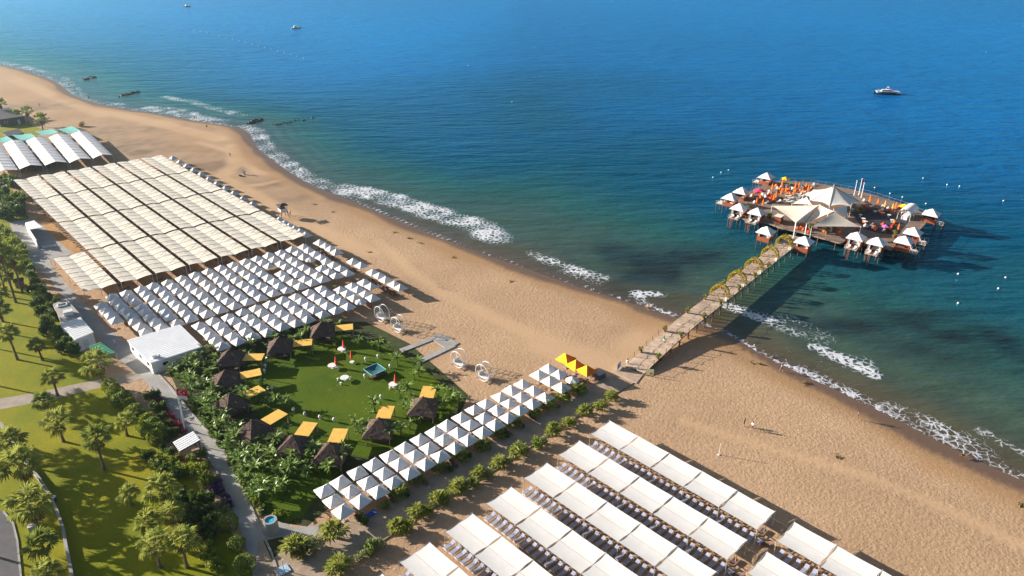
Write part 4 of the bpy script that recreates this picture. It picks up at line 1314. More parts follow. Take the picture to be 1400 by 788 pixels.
for i in range(5):
    for j in range(4):
        p = at(1072 + i * 5.5 + j * 3.4, 272 - i * 2.6 + j * 2.5, DZ)
        lounger(p, PANG - math.pi / 2 + 0.2, 'pale sun lounger in the ranks on the sunny half of the platform', 'platform loungers', LG_WHITE if (i + j) % 3 else LG_BROWN)
for x, y in ((1046, 268), (1050, 264), (1062, 259), (1078, 255), (1048, 278), (1064, 277), (1096, 256), (1112, 254), (1180, 276), (1192, 283), (1204, 289)):
    lounger(at(x, y, DZ), PANG + rnd.uniform(-0.4, 0.4), 'sun lounger set singly near the railing of the platform', 'single platform loungers', LG_WHITE)
# tables on the dance floor and terrace
TB_TOP = MB().lathe([(0.0, 0.70), (0.55, 0.70), (0.55, 0.75), (0.0, 0.75)], 14).mesh('table_top', M['white_paint'])
TB_LEG = MB().tube([(0, 0, 0), (0, 0, 0.7)], 0.05, 6).lathe([(0.3, 0), (0.28, 0.04), (0.05, 0.05)], 10).mesh('pedestal', M['steel'])
for x, y in ((1180, 302), (1183, 306), (1176, 297), (1196, 292), (1206, 294), (1215, 297), (1192, 312), (1219, 304), (1165, 289), (1172, 283)):
    copies('round_table', [('table_top', TB_TOP), ('pedestal', TB_LEG)], [(at(x, y, DZ), 0)], 'small round white table on the shaded floor of the platform', 'table', 'platform tables')
for x, y in ((1052, 300), (1066, 302), (1108, 315), (1096, 308), (1130, 320), (1140, 316), (1022, 290), (1222, 325), (1176, 292), (1160, 295)):
    t = thing('potted_plant', at(x, y, DZ), rnd.uniform(0, 6), 'bushy potted plant on the platform terrace', 'plant', 'platform plants', 1.5)
    link('pot', PL_POT, t); link('foliage', rnd.choice(PL_BUSH), t, (0, 0, 0.4))
t = thing('kiosk', at(1064, 305, DZ), PANG, 'small red timber kiosk with pale top on the terrace beside the pier end', 'kiosk')
MB().box((0, 0, 1.1), (2.2, 1.8, 2.2)).build('body', M['red_wood'], t)
MB().box((0, 0, 2.26), (2.5, 2.1, 0.12)).build('roof', M['pale_cloth'], t)
MB().box((0, -0.93, 1.3), (1.6, 0.06, 0.8)).build('hatch', M['glass_dark'], t)

# loose seats and low tables that crowd the platform
BAG = {k: [('cushion', MB().lathe([(0.0, 0.0), (0.42, 0.05), (0.5, 0.25), (0.36, 0.5), (0.15, 0.72), (0.0, 0.78)], 10).mesh('cushion', M[k], True)), ('pad', MB().box((0.42, 0, 0.12), (0.5, 0.5, 0.2)).mesh('pad', M[k]))] for k in ('orange', 'red', 'mattress_brown', 'pale_cloth')}
rb_ = random.Random(21)
for x, y in [(1040 + rb_.uniform(-12, 18), 270 + rb_.uniform(-7, 9)) for _ in range(22)] + [(1080 + rb_.uniform(-20, 30), 258 + rb_.uniform(-4, 8)) for _ in range(24)]:
    k = rb_.choice(('orange', 'orange', 'red', 'pale_cloth', 'mattress_brown'))
    copies('bean_bag', BAG[k], [(at(x, y, DZ), rb_.uniform(0, 6), 1.15)], {'orange': 'orange', 'red': 'dark red', 'pale_cloth': 'cream', 'mattress_brown': 'brown'}[k] + ' bean bag seat on the sunny half of the platform', 'bean bag', 'bean bags on the sunny half')
for x, y in [(1205 + rb_.uniform(-28, 25), 288 + rb_.uniform(-5, 6)) for _ in range(16)] + [(1195 + rb_.uniform(-25, 30), 312 + rb_.uniform(-8, 8)) for _ in range(18)] + [(1120 + rb_.uniform(-30, 30), 316 + rb_.uniform(-5, 3)) for _ in range(14)]:
    k = rb_.choice(('orange', 'red', 'red', 'mattress_brown', 'pale_cloth'))
    copies('bean_bag', BAG[k], [(at(x, y, DZ), rb_.uniform(0, 6), 1.15)], {'orange': 'orange', 'red': 'dark red', 'pale_cloth': 'cream', 'mattress_brown': 'brown'}[k] + ' bean bag seat on the shaded terrace and dance floor', 'bean bag', 'bean bags on the shaded half')
# ================================================================== park palms
def palm(crown_px, base_px, label, group, dark=False, skirt=None, sc=1.0):
    bx, by = base_px
    b = at(bx, by)
    h = max(1.2, up_to(b, crown_px[1]))
    seed = int(bx * 7 + by)
    tm, top = trunk_mesh(h, seed)
    t = thing('palm_tree', b, 0, label, 'palm tree', group)
    link('trunk', tm, t)
    sc *= 0.70
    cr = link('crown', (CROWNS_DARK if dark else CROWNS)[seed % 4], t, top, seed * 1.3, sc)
    if skirt is None: skirt = h > 3
    if skirt: link('dead_leaf_skirt', SKIRTS[seed % 2], t, top, seed * 0.7, sc * (1.15 if skirt == 2 else 0.95))
    return t
PK = 'palms on the park lawn'
palm((17, 456), (24, 492), 'tall palm on the lawn beside the shaded end of the park path', PK, sc=1.45)
palm((50, 472), (58, 492.6), 'mid-sized palm on the lawn between a tall palm and the white-roofed shed', PK, True, sc=1.15)
palm((73, 516), (79, 541), 'palm standing at the edge of the park path with long trunk shadow', PK, sc=1.3)
palm((136, 497), (144, 531), 'big dense round palm where the park path meets the promenade', PK, sc=1.95, skirt=2)
palm((83, 576), (87, 604), 'round heavy palm in the middle of the park lawn, brown skirt below its crown', PK, sc=1.6, skirt=2)
palm((131, 600), (143, 643), 'grey-skirted palm with pale thick trunk in the middle of the park lawn', PK, True, sc=1.6, skirt=2)
palm((54, 550), (63, 569), 'dark palm in tree shade just below the park path', PK, True, sc=1.3)
palm((19, 634), (38, 662), 'large palm with orange-brown dead leaves beside the pale park wall', PK, sc=2.1, skirt=2)
palm((33, 690), (50, 722), 'large palm with orange-brown skirt between the road and the pale wall', PK, sc=2.1, skirt=2)
palm((64, 742), (70, 772), 'dark green palm in shade between the road and the pale wall', PK, True, sc=1.5, skirt=False)
palm((66, 783), (70, 808), 'bright lime palm at the foot of the pale park wall', PK, sc=1.4, skirt=False)
palm((4, 604), (22, 634), 'palm leaning over the upper end of the pale park wall', PK, sc=1.7)
palm((180, 674), (181, 691), 'small young palm alone on the shaded park lawn', PK, sc=1.15, skirt=False)
palm((223, 669), (230, 700), 'pale green palm below the striped-roof shelter', PK, sc=1.75)
palm((238, 700), (241, 720), 'palm with yellowed lower leaves among the shrubs below the shelter', PK, sc=1.5)
palm((207, 716), (212, 742), 'palm with pale fronds beside the dense shrub belt', PK, sc=1.4)
palm((211, 746), (219, 776), 'palm with dark thick trunk at the foot of the park', PK, sc=1.45)
palm((251, 740), (256, 776), 'palm with grey slim trunk next to the lime shrubs', PK, sc=1.5)
palm((170, 577), (174, 596), 'small palm in front of the clipped hedge mounds', PK, sc=1.2, skirt=False)
FARP = 'palms by the far lawn'
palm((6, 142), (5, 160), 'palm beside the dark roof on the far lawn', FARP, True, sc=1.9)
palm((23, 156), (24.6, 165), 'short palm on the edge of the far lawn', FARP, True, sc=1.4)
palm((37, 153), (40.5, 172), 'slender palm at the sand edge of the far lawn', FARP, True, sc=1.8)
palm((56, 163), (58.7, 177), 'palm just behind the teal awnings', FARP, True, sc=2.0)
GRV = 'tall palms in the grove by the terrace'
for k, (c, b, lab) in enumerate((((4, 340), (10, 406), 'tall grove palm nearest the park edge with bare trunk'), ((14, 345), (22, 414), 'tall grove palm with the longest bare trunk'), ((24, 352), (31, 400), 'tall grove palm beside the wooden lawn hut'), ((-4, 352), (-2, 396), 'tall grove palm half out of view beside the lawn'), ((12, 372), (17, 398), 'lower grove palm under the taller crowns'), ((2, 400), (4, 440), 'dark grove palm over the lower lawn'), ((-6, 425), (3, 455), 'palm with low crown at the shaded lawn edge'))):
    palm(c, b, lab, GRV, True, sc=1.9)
# trees that stand just outside the view and throw their shade over the lawn
OUT = 'palms along the road'
for k, (x, y, h) in enumerate(((-40, 470, 9), (-30, 522, 7), (-75, 590, 8), (-60, 668, 7), (-95, 735, 8))):
    b = at(x, y)
    tm, top = trunk_mesh(h, k + 70)
    t = thing('palm_tree', b, 0, 'roadside palm with heavy crown in the row beyond the asphalt road', 'palm tree', OUT)
    link('trunk', tm, t); link('crown', CROWNS[k % 4], t, top, k, 1.5); link('dead_leaf_skirt', SKIRTS[k % 2], t, top, k, 1.4)

# ================================================================== shrubs
BUSH = {}
def bush_set(key, mat, rx, rz, n, leaf, nvar=3, clumps=9):
    BUSH[key] = [(bush_mesh('foliage', M[mat], rx, rz, n, leaf, 100 + len(BUSH) * 10 + k, clumps), stem_mesh(rx, rz, k)) for k in range(nvar)]
bush_set('green', 'bush', 1.2, 1.7, 420, 0.20)
bush_set('dark', 'bush_dark', 1.4, 2.0, 480, 0.22)
bush_set('lime', 'bush_lime', 1.2, 1.6, 420, 0.20)
bush_set('pale', 'bush_pale', 1.0, 1.4, 420, 0.15)
bush_set('dry', 'bush_dry', 1.3, 1.5, 380, 0.20)
bush_set('red', 'flower_red', 1.0, 0.9, 420, 0.14)
bush_set('violet', 'flower_violet', 1.0, 1.1, 420, 0.15)
def clip_ball(seed, mat):
    r = random.Random(seed)
    mb = MB()
    for i in range(900):
        d = Vector((r.gauss(0, 1), r.gauss(0, 1), r.gauss(0, 1))).normalized()
        if d.z < -0.75: continue
        k = 1 + 0.09 * math.sin(5 * d.x + seed) * math.sin(4 * d.y) + r.gauss(0, 0.025)
        leaf_quad(mb, Vector((d.x * 1.25 * k, d.y * 1.25 * k, 1.15 + d.z * 1.15 * k)), 0.16, r)
    return mb.mesh('foliage', M[mat])
BUSH['ball'] = [(clip_ball(k, 'bush'), stem_mesh(0.5, 1.5, k)) for k in range(2)]
BUSH['ball_lime'] = [(clip_ball(k + 5, 'bush_lime'), stem_mesh(0.5, 1.5, k)) for k in range(2)]
def shrub(x, y, key, sc, label, group, name='shrub', cat='shrub'):
    v = rnd.choice(BUSH[key])
    s = sc * rnd.uniform(0.9, 1.12)
    t = thing(name, at(x, y), rnd.uniform(0, 6.28), label, cat, group, (s, s, s * rnd.uniform(0.85, 1.15)))
    link('foliage', v[0], t); link('stem', v[1], t)
    return t
# clipped hedge mounds along the park side of the promenade
for k, (x, y) in enumerate(((152, 535), (160, 544), (170, 550), (178, 558), (186, 565), (193, 573), (203, 580), (211, 588), (218, 597), (197, 590), (182, 574), (206, 598), (214, 606), (164, 556))):
    shrub(x, y, 'ball' if k % 3 else 'ball_lime', 1.0, 'clipped green hedge mound in the belt between lawn and red flowers', 'hedge mounds', 'hedge_mound', 'hedge')
# dark shrub belt beside the promenade
for x, y in ((214, 545), (224, 560), (222, 574), (232, 585), (238, 596), (228, 604), (222, 615), (232, 622), (205, 548), (212, 563)):
    shrub(x, y, 'dark', 0.8, 'dark low shrub in the bed behind the red flowers', 'dark bed shrubs')
for k in range(9):
    x = 212 + k * 4.6; y = 545 + k * 5.8
    shrub(x, y, 'red', 0.85, 'crimson flowering shrub along the park edge of the promenade', 'red flower shrubs', 'flower_shrub')
for x, y in ((298, 664), (302, 674), (308, 684), (294, 672), (312, 692)):
    shrub(x, y, 'violet', 0.95, 'violet flowering shrub beside the promenade', 'violet flower shrubs', 'flower_shrub')
for x, y in ((296, 656), (309, 700), (305, 694)):
    shrub(x, y, 'pale', 0.85, 'pale blossoming shrub next to the violet flowers', 'pale shrubs', 'flower_shrub')
for x, y, lab in ((315, 725, 'round clipped shrub by the promenade, nearest the violet flowers'), (324, 750, 'round clipped shrub by the promenade, second from the violet flowers'), (336, 779, 'largest round clipped shrub by the promenade, third from the violet flowers')):
    shrub(x, y, 'ball', 1.05, lab, 'round clipped shrubs')
for x, y in ((285, 752), (288, 764), (292, 775), (280, 762), (300, 778)):
    shrub(x, y, 'lime', 0.85, 'lime green shrub beside the palm with the grey slim trunk', 'lime shrubs')
for x, y in ((264, 690), (272, 700), (268, 715), (276, 728), (262, 728), (270, 742), (256, 712), (282, 690), (284, 706), (290, 720), (292, 738), (245, 690), (255, 685)):
    shrub(x, y, 'dark', 1.0, 'dark leafy shrub in the dense belt below the round topiary arch', 'dense shrub belt')
for x, y in ((262, 700), (247, 728), (236, 716)):
    shrub(x, y, 'dry', 0.8, 'yellowish dry shrub between the palms of the lower park', 'dry shrubs')
for x, y in ((236, 655), (244, 650), (252, 648), (262, 647), (272, 650), (279, 656), (282, 664)):
    shrub(x, y, 'green' if x < 250 else 'lime', 1.05, 'curved hedge clump below the striped-roof shelter', 'curved hedge', 'hedge_mound', 'hedge')
for x, y in ((205, 628), (212, 640), (222, 632), (232, 640), (216, 655), (240, 632), (262, 632), (275, 628), (282, 640), (225, 650)):
    shrub(x, y, 'dark' if x % 2 else 'green', 0.85, 'dark shrub in the shaded bed round the striped-roof shelter', 'shelter bed shrubs')
# hedge beside the terrace and promenade, up to the white-roofed shed
for x, y in ((44, 382), (50, 392), (46, 402), (54, 408), (60, 402), (52, 420), (60, 418), (68, 412), (58, 432), (64, 428), (70, 436), (72, 446), (76, 425), (66, 446), (62, 456), (76, 456), (82, 462), (90, 470), (95, 478), (88, 480), (100, 484), (78, 470)):
    shrub(x, y, 'dark' if rnd.random() < 0.7 else 'green', 1.25, 'tall dark hedge shrub between the park lawn and the promenade', 'dark promenade hedge')
for x, y in ((2, 318), (10, 322), (4, 330), (14, 332), (22, 338), (28, 345), (12, 342), (34, 352), (30, 360), (36, 366), (20, 352), (38, 374), (26, 372), (8, 356)):
    shrub(x, y, 'green' if rnd.random() < 0.6 else 'lime', 1.5, 'bushy green shrub in the grove beside the terrace', 'grove shrubs')
for x, y in ((4, 262), (10, 268), (2, 276), (14, 282), (8, 290), (22, 290), (30, 296), (2, 300), (14, 300), (20, 256), (4, 250), (12, 254), (30, 282)):
    shrub(x, y, 'dark', 1.7, 'dark shrub in the shade beside the cream canopies', 'shaded shrubs by the canopies')
shrub(24, 272, 'lime', 1.7, 'sunlit lime shrub among the dark shrubs beside the cream canopies', 'sunlit shrub')
for x, y in ((34, 232), (42, 231), (50, 230), (58, 229), (66, 227), (74, 226), (82, 224), (28, 236), (46, 234), (62, 231)):
    shrub(x, y, 'dry', 1.6, 'brown dry shrub between the gabled tents and the cream canopies', 'dry shrubs by the tents')
shrub(78, 300, 'dry', 0.7, 'withered low shrub on the tan strip beside the terrace', 'withered shrub')
shrub(112, 173, 'dry', 1.2, 'dry yellow shrub at the sand edge behind the teal awnings', 'withered shrub')
shrub(72, 452, 'pale', 0.9, 'pale flowering shrub beside the white-roofed shed', 'shed shrubs')

# ================================================================== banana plants
def banana_mesh(seed, stems=3, leaves=8):
    r = random.Random(seed)
    mb = MB(); st = MB()
    for s in range(stems):
        a = r.uniform(0, 6.28); q = r.uniform(0.1, 0.7) if s else 0
        bx, by = q * math.cos(a), q * math.sin(a)
        h = r.uniform(0.9, 1.9)
        st.tube([(bx, by, 0), (bx, by, h)], [0.14, 0.08], 6)
        for k in range(leaves):
            az = k * 2.4 + r.uniform(-0.4, 0.4)
            L = r.uniform(1.8, 2.9); w = r.uniform(0.20, 0.32)
            el = math.radians(r.uniform(48, 88))
            p = Vector((bx, by, h)); d = Vector((math.cos(az) * math.cos(el), math.sin(az) * math.cos(el), math.sin(el)))
            side = Vector((-math.sin(az), math.cos(az), 0))
            prof = [0.15, 0.85, 1.0, 0.7, 0.05]
            L0, L1, Cc = [], [], []
            for i in range(5):
                nrm = side.cross(d)
                if nrm.z < 0: nrm = -nrm
                ww = w * prof[i]
                Cc.append(p.copy()); L0.append(p - side * ww + nrm * ww * 0.35); L1.append(p + side * ww + nrm * ww * 0.35)
                p = p + d * (L / 4)
                d = (d + Vector((math.cos(az) * 0.22, math.sin(az) * 0.22, -0.42)) * r.uniform(0.7, 1.2)).normalized()
            o = []
            for i in range(5): o += [L0[i], Cc[i], L1[i]]
            mb.add(o, [(i * 3 + j, i * 3 + j + 1, i * 3 + j + 4, i * 3 + j + 3) for i in range(4) for j in range(2)])
    return mb.mesh('leaf_crown', M['banana']), st.mesh('stem', M['bush'])
BAN = [banana_mesh(k, 2 + k % 2, 6 + k % 3) for k in range(6)]
def banana(x, y, sc, label, group):
    v = rnd.choice(BAN)
    t = thing('banana_plant', at(x, y), rnd.uniform(0, 6.28), label, 'banana plant', group, sc * rnd.uniform(0.65, 1.1))
    link('leaf_crown', v[0], t); link('stem', v[1], t)
for x, y in ((241, 515), (250, 508), (258, 520), (268, 512), (275, 526), (262, 530), (284, 505), (290, 518), (294, 497), (300, 530), (283, 536), (270, 540), (255, 528), (298, 508), (280, 492), (290, 486), (306, 498), (246, 522), (272, 500), (292, 545)):
    banana(x, y, 0.95, 'banana plant in the thicket between the flags and the thatched huts', 'banana thicket by the flags')
for x, y in ((286, 552), (296, 560), (306, 556), (300, 572), (310, 580), (292, 575), (318, 566), (305, 592), (315, 602), (326, 560), (322, 608), (312, 540), (332, 545), (338, 556), (330, 530), (276, 556), (284, 566)):
    banana(x, y, 0.95, 'banana plant between the promenade kerb and the thatched huts', 'banana thicket by the promenade')
for x, y in ((346, 618), (358, 612), (352, 630), (368, 622), (372, 636), (384, 628), (362, 644), (342, 640), (390, 640), (402, 634), (412, 642), (425, 636), (436, 645), (420, 655), (398, 652), (382, 654), (446, 634), (450, 650), (350, 655), (366, 662), (358, 676), (372, 684), (344, 666), (352, 690), (388, 672), (430, 628), (462, 640), (470, 628), (378, 615), (336, 652)):
    banana(x, y, 0.92, 'banana plant in the plot between the thatched huts and the round basin', 'banana plot')
for x, y in ((420, 462), (412, 468), (455, 458), (447, 450), (432, 470), (466, 462), (458, 470), (404, 455), (395, 462), (402, 474), (415, 478), (425, 480), (376, 470), (345, 478), (338, 492), (334, 502), (352, 498), (362, 500), (338, 525), (360, 530), (366, 545), (392, 556), (378, 556), (388, 560), (372, 482), (462, 452), (394, 592), (378, 598), (428, 601), (366, 555), (350, 550)):
    banana(x, y, 0.78, 'banana plant tucked between neighbouring thatched huts', 'banana plants among the huts')
for x, y in ((490, 475), (508, 478), (518, 480), (530, 482), (540, 492), (544, 500), (572, 506), (573, 515), (566, 520), (556, 540), (548, 545), (562, 552), (552, 560), (560, 570), (600, 545), (612, 540), (622, 548), (616, 556), (606, 560), (628, 556), (512, 565), (508, 572), (497, 600), (510, 604), (520, 598), (532, 602), (528, 592), (505, 592), (548, 596), (560, 588), (575, 580), (590, 572), (490, 590)):
    banana(x, y, 0.9, 'banana plant round the rim of the garden lawn', 'banana plants round the lawn')

for k in range(26):
    f = k / 25
    x = 250 + 104 * f + rnd.uniform(-2, 4); y = 548 + 158 * f ** 1.05 + rnd.uniform(-4, 2)
    x += 9 if f < 0.75 else 6
    shrub(x, y, rnd.choice(('green', 'lime', 'green', 'dark')), 0.6, 'low green shrub along the garden kerb of the promenade', 'garden kerb shrubs')
for x, y in ((262, 545), (270, 556), (282, 584), (292, 592), (298, 604), (312, 622), (320, 630), (328, 640), (334, 664), (266, 500), (258, 505), (330, 620), (336, 632), (318, 590), (326, 596), (262, 536), (300, 586)):
    banana(x, y, 0.85, 'banana plant beside the low kerb shrubs of the promenade', 'kerb-side banana plants')
# ================================================================== plants along the boardwalk
BWK = 'boardwalk plants'
def yucca_mesh(seed):
    r = random.Random(seed)
    mb = MB()
    for i in range(24):
        fan_leaf(mb, Vector((0, 0, 0.35)), i * 2.4, math.radians(r.uniform(0, 75)), r.uniform(0.35, 0.6), r.uniform(0.55, 0.85), r, blades=7, droop=0.35)
    return mb.mesh('crown', M['palm'])
YUC = [yucca_mesh(k) for k in range(3)]
Y_ST = MB().tube([(0, 0, 0), (0, 0, 0.5)], [0.16, 0.11], 7).mesh('trunk', M['trunk'])
def yucca(x, y, sc, label, group=BWK):
    t = thing('dwarf_palm', at(x, y), rnd.uniform(0, 6), label, 'palm', group, sc * rnd.uniform(0.85, 1.15))
    link('trunk', Y_ST, t); link('crown', rnd.choice(YUC), t, (0, 0, 0.1))
UP = 'dwarf palm at the umbrella edge of the boardwalk'
LOW = 'dwarf palm at the sand edge of the boardwalk'
for x, y in ((568, 660), (600, 645), (631, 629), (659, 614), (684, 597), (704, 583), (731, 570), (748, 558), (770, 547), (790, 538), (548, 679), (527, 695)): yucca(x, y, 1.5 if x > 540 else 1.0, UP, 'umbrella-side dwarf palms')
for x, y in ((614, 644), (640, 628), (668, 612), (692, 597), (712, 584), (556, 677)): shrub(x, y, 'dark', 0.6, 'dark low bush beside a dwarf palm at the umbrella edge of the boardwalk', 'umbrella-side bushes')
for x, y in ((571, 707), (600, 688), (628, 671), (656, 653), (684, 638), (708, 622), (756, 595), (777, 583), (798, 568), (836, 547), (544, 726), (821, 561)): yucca(x, y, 1.55 if x < 800 else 1.25, LOW, 'sand-side dwarf palms')
for x, y, k in ((584, 703, 'lime'), (609, 686, 'green'), (638, 669, 'pale'), (668, 652, 'pale'), (695, 636, 'pale'), (717, 619, 'pale'), (744, 607, 'pale'), (735, 612, 'green'), (555, 726, 'lime'), (518, 749, 'pale'), (508, 756, 'green'), (493, 765, 'pale'), (648, 664, 'green')):
    shrub(x, y, k, 0.95, {'pale': 'pale flowering bush at the sand edge of the boardwalk', 'green': 'green bush at the sand edge of the boardwalk', 'lime': 'yellow-green bush at the sand edge of the boardwalk'}[k], 'sand-side bushes')
for x, y, lab in ((457, 735, 'dwarf palm beside the last corner umbrella near the round basin'), (404, 757, 'dwarf palm next to the large pale bush near the round basin'), (464, 782, 'bright dwarf palm on the boardwalk bed farthest from the sea')): yucca(x, y, 2.0, lab, 'dwarf palms near the basin')
shrub(428, 752, 'pale', 1.45, 'large pale flowering bush beside the basin slab', 'pale bush')
shrub(412, 762, 'dry', 0.9, 'brown dry bush under the dwarf palm near the basin', 'dry bush')
shrub(495, 716, 'dark', 0.75, 'dark round bush next to the blue sunbed', 'dark bush'); shrub(380, 706, 'lime', 0.8, 'low lime bush beside the round basin', 'lime bush')

# ================================================================== thatched huts with yellow awnings
def hut_roof(seed):
    r = random.Random(seed)
    mb = MB()
    S = 2.25
    tiers = 7
    for k in range(4):
        for i in range(tiers):
            t0, t1 = i / tiers, (i + 1.35) / tiers
            z0, z1 = 3.85 - 2.05 * t0, 3.85 - 2.05 * min(t1, 1.06)
            w0, w1 = S * t0 + 0.06, S * min(t1, 1.06) + 0.06
            lift = 0.05 * (tiers - i) / tiers
            m = 9
            for j in range(m):
                a0, a1 = -1 + 2 * j / m, -1 + 2 * (j + 1) / m
                rag = r.uniform(-0.10, 0.06)
                off = r.uniform(0.02, 0.07)
                pts = [(w0 + off, w0 * a0, z0 + lift + off), (w0 + off, w0 * a1, z0 + lift + off), (w1 + off - rag * 0.7, w1 * a1, z1 + lift + off + rag), (w1 + off - rag * 0.7, w1 * a0, z1 + lift + off + rag)]
                ang = k * math.pi / 2
                mb.poly([(p[0] * math.cos(ang) - p[1] * math.sin(ang), p[0] * math.sin(ang) + p[1] * math.cos(ang), p[2]) for p in pts])
    mb.lathe([(0.28, 3.74), (0.22, 4.0), (0.0, 4.12)], 8)
    return mb.mesh('thatched_roof', M['thatch'])
H_ROOF = [hut_roof(k) for k in range(3)]
H_POST = MB().tube([(0, 0, 0), (0, 0, 2.1)], 0.09, 6).mesh('post', M['wood'])
H_BENCH = MB().box((0, 0, 0.25), (2.6, 2.6, 0.3)).box((-1.2, 0, 0.65), (0.25, 2.6, 0.6)).mesh('bench', M['mattress_brown'])
H_AWN = MB().box((4.2, 0, 2.14), (3.6, 2.5, 0.05)).mesh('awning', M['yellow_cloth'])
aw = MB()
for x in (2.5, 4.2, 5.95): aw.box((x, 0, 2.09), (0.08, 2.5, 0.06))
for y in (-1.22, 1.22): aw.box((4.2, y, 2.07), (3.6, 0.07, 0.07))
H_FR = aw.mesh('awning_frame', M['dark_frame'])
huts = [((441, 449), (476, 448), 'thatched hut with yellow awning at the corner nearest the beach swings'), ((383, 470), (420, 469), 'thatched hut with yellow awning, second from the beach swings'),
        ((315.5, 487), (353, 489), 'thatched hut with yellow awning facing the lawn beside the white-roofed building'), ((309, 516), (347, 511), 'thatched hut with yellow awning, second from the white-roofed building'),
        ((316, 547), (347, 536), 'thatched hut with tilted shaded awning, third from the white-roofed building'), ((346, 585), (380, 568), 'large thatched hut with leaf-shaded yellow awning at the bend of the hut row'),
        ((402.7, 606), (420, 585), 'thatched hut with striped shade on its yellow awning after the bend'), ((452, 616), (463.6, 593), 'thatched hut with clean yellow awning at the banana plot end of the lawn'),
        ((519, 582), (528.5, 560), 'thatched hut with yellow awning on the umbrella side of the lawn'), ((579, 553), (586, 535), 'thatched hut with yellow awning at the sea corner of the lawn')]
for k, (h, a, lab) in enumerate(huts):
    hp = at(h[0], h[1], 2.6); ap = at(a[0], a[1], 2.14)
    d = ap - hp
    ang = math.atan2(d.y, d.x)
    hp.z = 0
    t = thing('thatched_hut', hp, ang, lab, 'hut', 'thatched huts', min(1.05, max(0.82, d.length / 4.35)))
    link('thatched_roof', H_ROOF[k % 3], t); link('bench', H_BENCH, t)
    for x in (-1.9, 1.9):
        for y in (-1.9, 1.9): link('post', H_POST, t, (x, y, 0))
    aw_ = link('awning', H_AWN, t); link('awning_frame', H_FR, aw_)
    for y in (-1.15, 1.15): link('post', H_POST, t, (5.9, y, -0.03))

# ================================================================== lawn furniture
RT_TOP = MB().lathe([(0.0, 0.70), (0.85, 0.70), (0.87, 0.73), (0.85, 0.76), (0.0, 0.76)], 20).mesh('table_top', M['white_paint'])
for x, y, lab in ((467.7, 481, 'round white table in shade on the lawn by the upper folded red parasol'), (454.6, 503.7, 'round white table on the lawn by the folded red parasol nearest the huts'), (471.5, 520.5, 'round white table alone in the sun on the lawn'), (538, 529.5, 'round white table on the lawn by the lone folded red parasol'), (481.5, 497, 'small round white table under the middle folded red parasol')):
    t = thing('round_table', at(x, y, 0), 0, lab, 'table', 'lawn tables', 0.55 if x == 481.5 else 1.0)
    link('table_top', RT_TOP, t); link('pedestal', TB_LEG, t)
for x, y, lab in ((470.5, 480, 'folded red parasol on the lawn nearest the banana plants'), (481, 495, 'folded red parasol on the lawn, middle of the three'), (460, 503, 'folded red parasol on the lawn nearest the hut shadows'), (541, 528, 'lone folded red parasol on the sea side of the lawn')):
    t = thing('folded_parasol', at(x, y), 0, lab, 'parasol', 'folded red parasols', 0.95)
    parts(t, FP_RED)
STOOL = [('seat', MB().lathe([(0.0, 0.46), (0.2, 0.46), (0.22, 0.42), (0.16, 0.38)], 10).mesh('seat', M['pale_cloth'])), ('pedestal', MB().lathe([(0.17, 0), (0.10, 0.1), (0.09, 0.3), (0.18, 0.4)], 10).mesh('pedestal', M['white_paint']))]
for x, y in ((472.5, 482), (463, 505), (479, 518.5), (462, 520), (466, 526), (533, 532), (546, 530)):
    copies('stool', STOOL, [(at(x, y), 0)], 'small white stool beside a round table on the lawn', 'stool', 'lawn stools')
LAMP = [('globe', MB().lathe([(0.08, 0.22), (0.24, 0.38), (0.28, 0.6), (0.2, 0.85), (0.0, 0.95)], 12).mesh('globe', M['white_paint'], True)), ('foot', MB().lathe([(0.14, 0), (0.12, 0.06), (0.05, 0.1), (0.05, 0.25)], 8).mesh('foot', M['steel']))]
for x, y in ((500, 494), (517, 490), (533.5, 503.5), (499, 517), (521, 545.5), (417, 569), (437.5, 573.5), (457, 577), (401.7, 563), (366, 494), (363, 503), (362, 510), (372, 534), (388, 550)):
    copies('garden_lamp', LAMP, [(at(x, y), 0)], 'small white egg-shaped lamp at the rim of the garden lawn', 'lamp', 'garden lamps')
# teal square trampoline-like canopy
t = thing('canopy_bed', at(513, 512), math.radians(43), 'low square teal canopy bed on the sunny side of the lawn', 'canopy bed')
for q in ((-1.6, -1.6), (1.6, -1.6), (1.6, 1.6), (-1.6, 1.6)):
    MB().tube([(q[0], q[1], 0), (q[0], q[1], 1.15)], 0.06, 6).build('post', M['dark_frame'], t)
M['net_teal'] = simple('net_teal', (0.03, 0.12, 0.15), 0.7, 0.45, 1.2)
MB().grid(lambda u, v: (-1.55 + 3.1 * u, -1.55 + 3.1 * v, 1.12 - 0.35 * math.sin(math.pi * u) * math.sin(math.pi * v)), 8, 8).build('canopy', M['net_teal'], t, True)
for k in range(4):
    a = k * math.pi / 2
    c = rot((1.6, 0), a)
    MB().box((c.x, c.y, 1.17), (0.1, 3.3, 0.1), a).build('rail', M['teal_cloth'], t)
MB().box((0, 0, 0.3), (2.6, 2.6, 0.25)).build('mattress', M['mattress_brown'], t)
t = thing('beach_ball', at(482, 578), 0, 'small orange ball lying on the lawn', 'ball'); MB().lathe([(0, 0), (0.16, 0.05), (0.22, 0.22), (0.16, 0.39), (0, 0.44)], 12).build('skin', M['orange'], t, True)
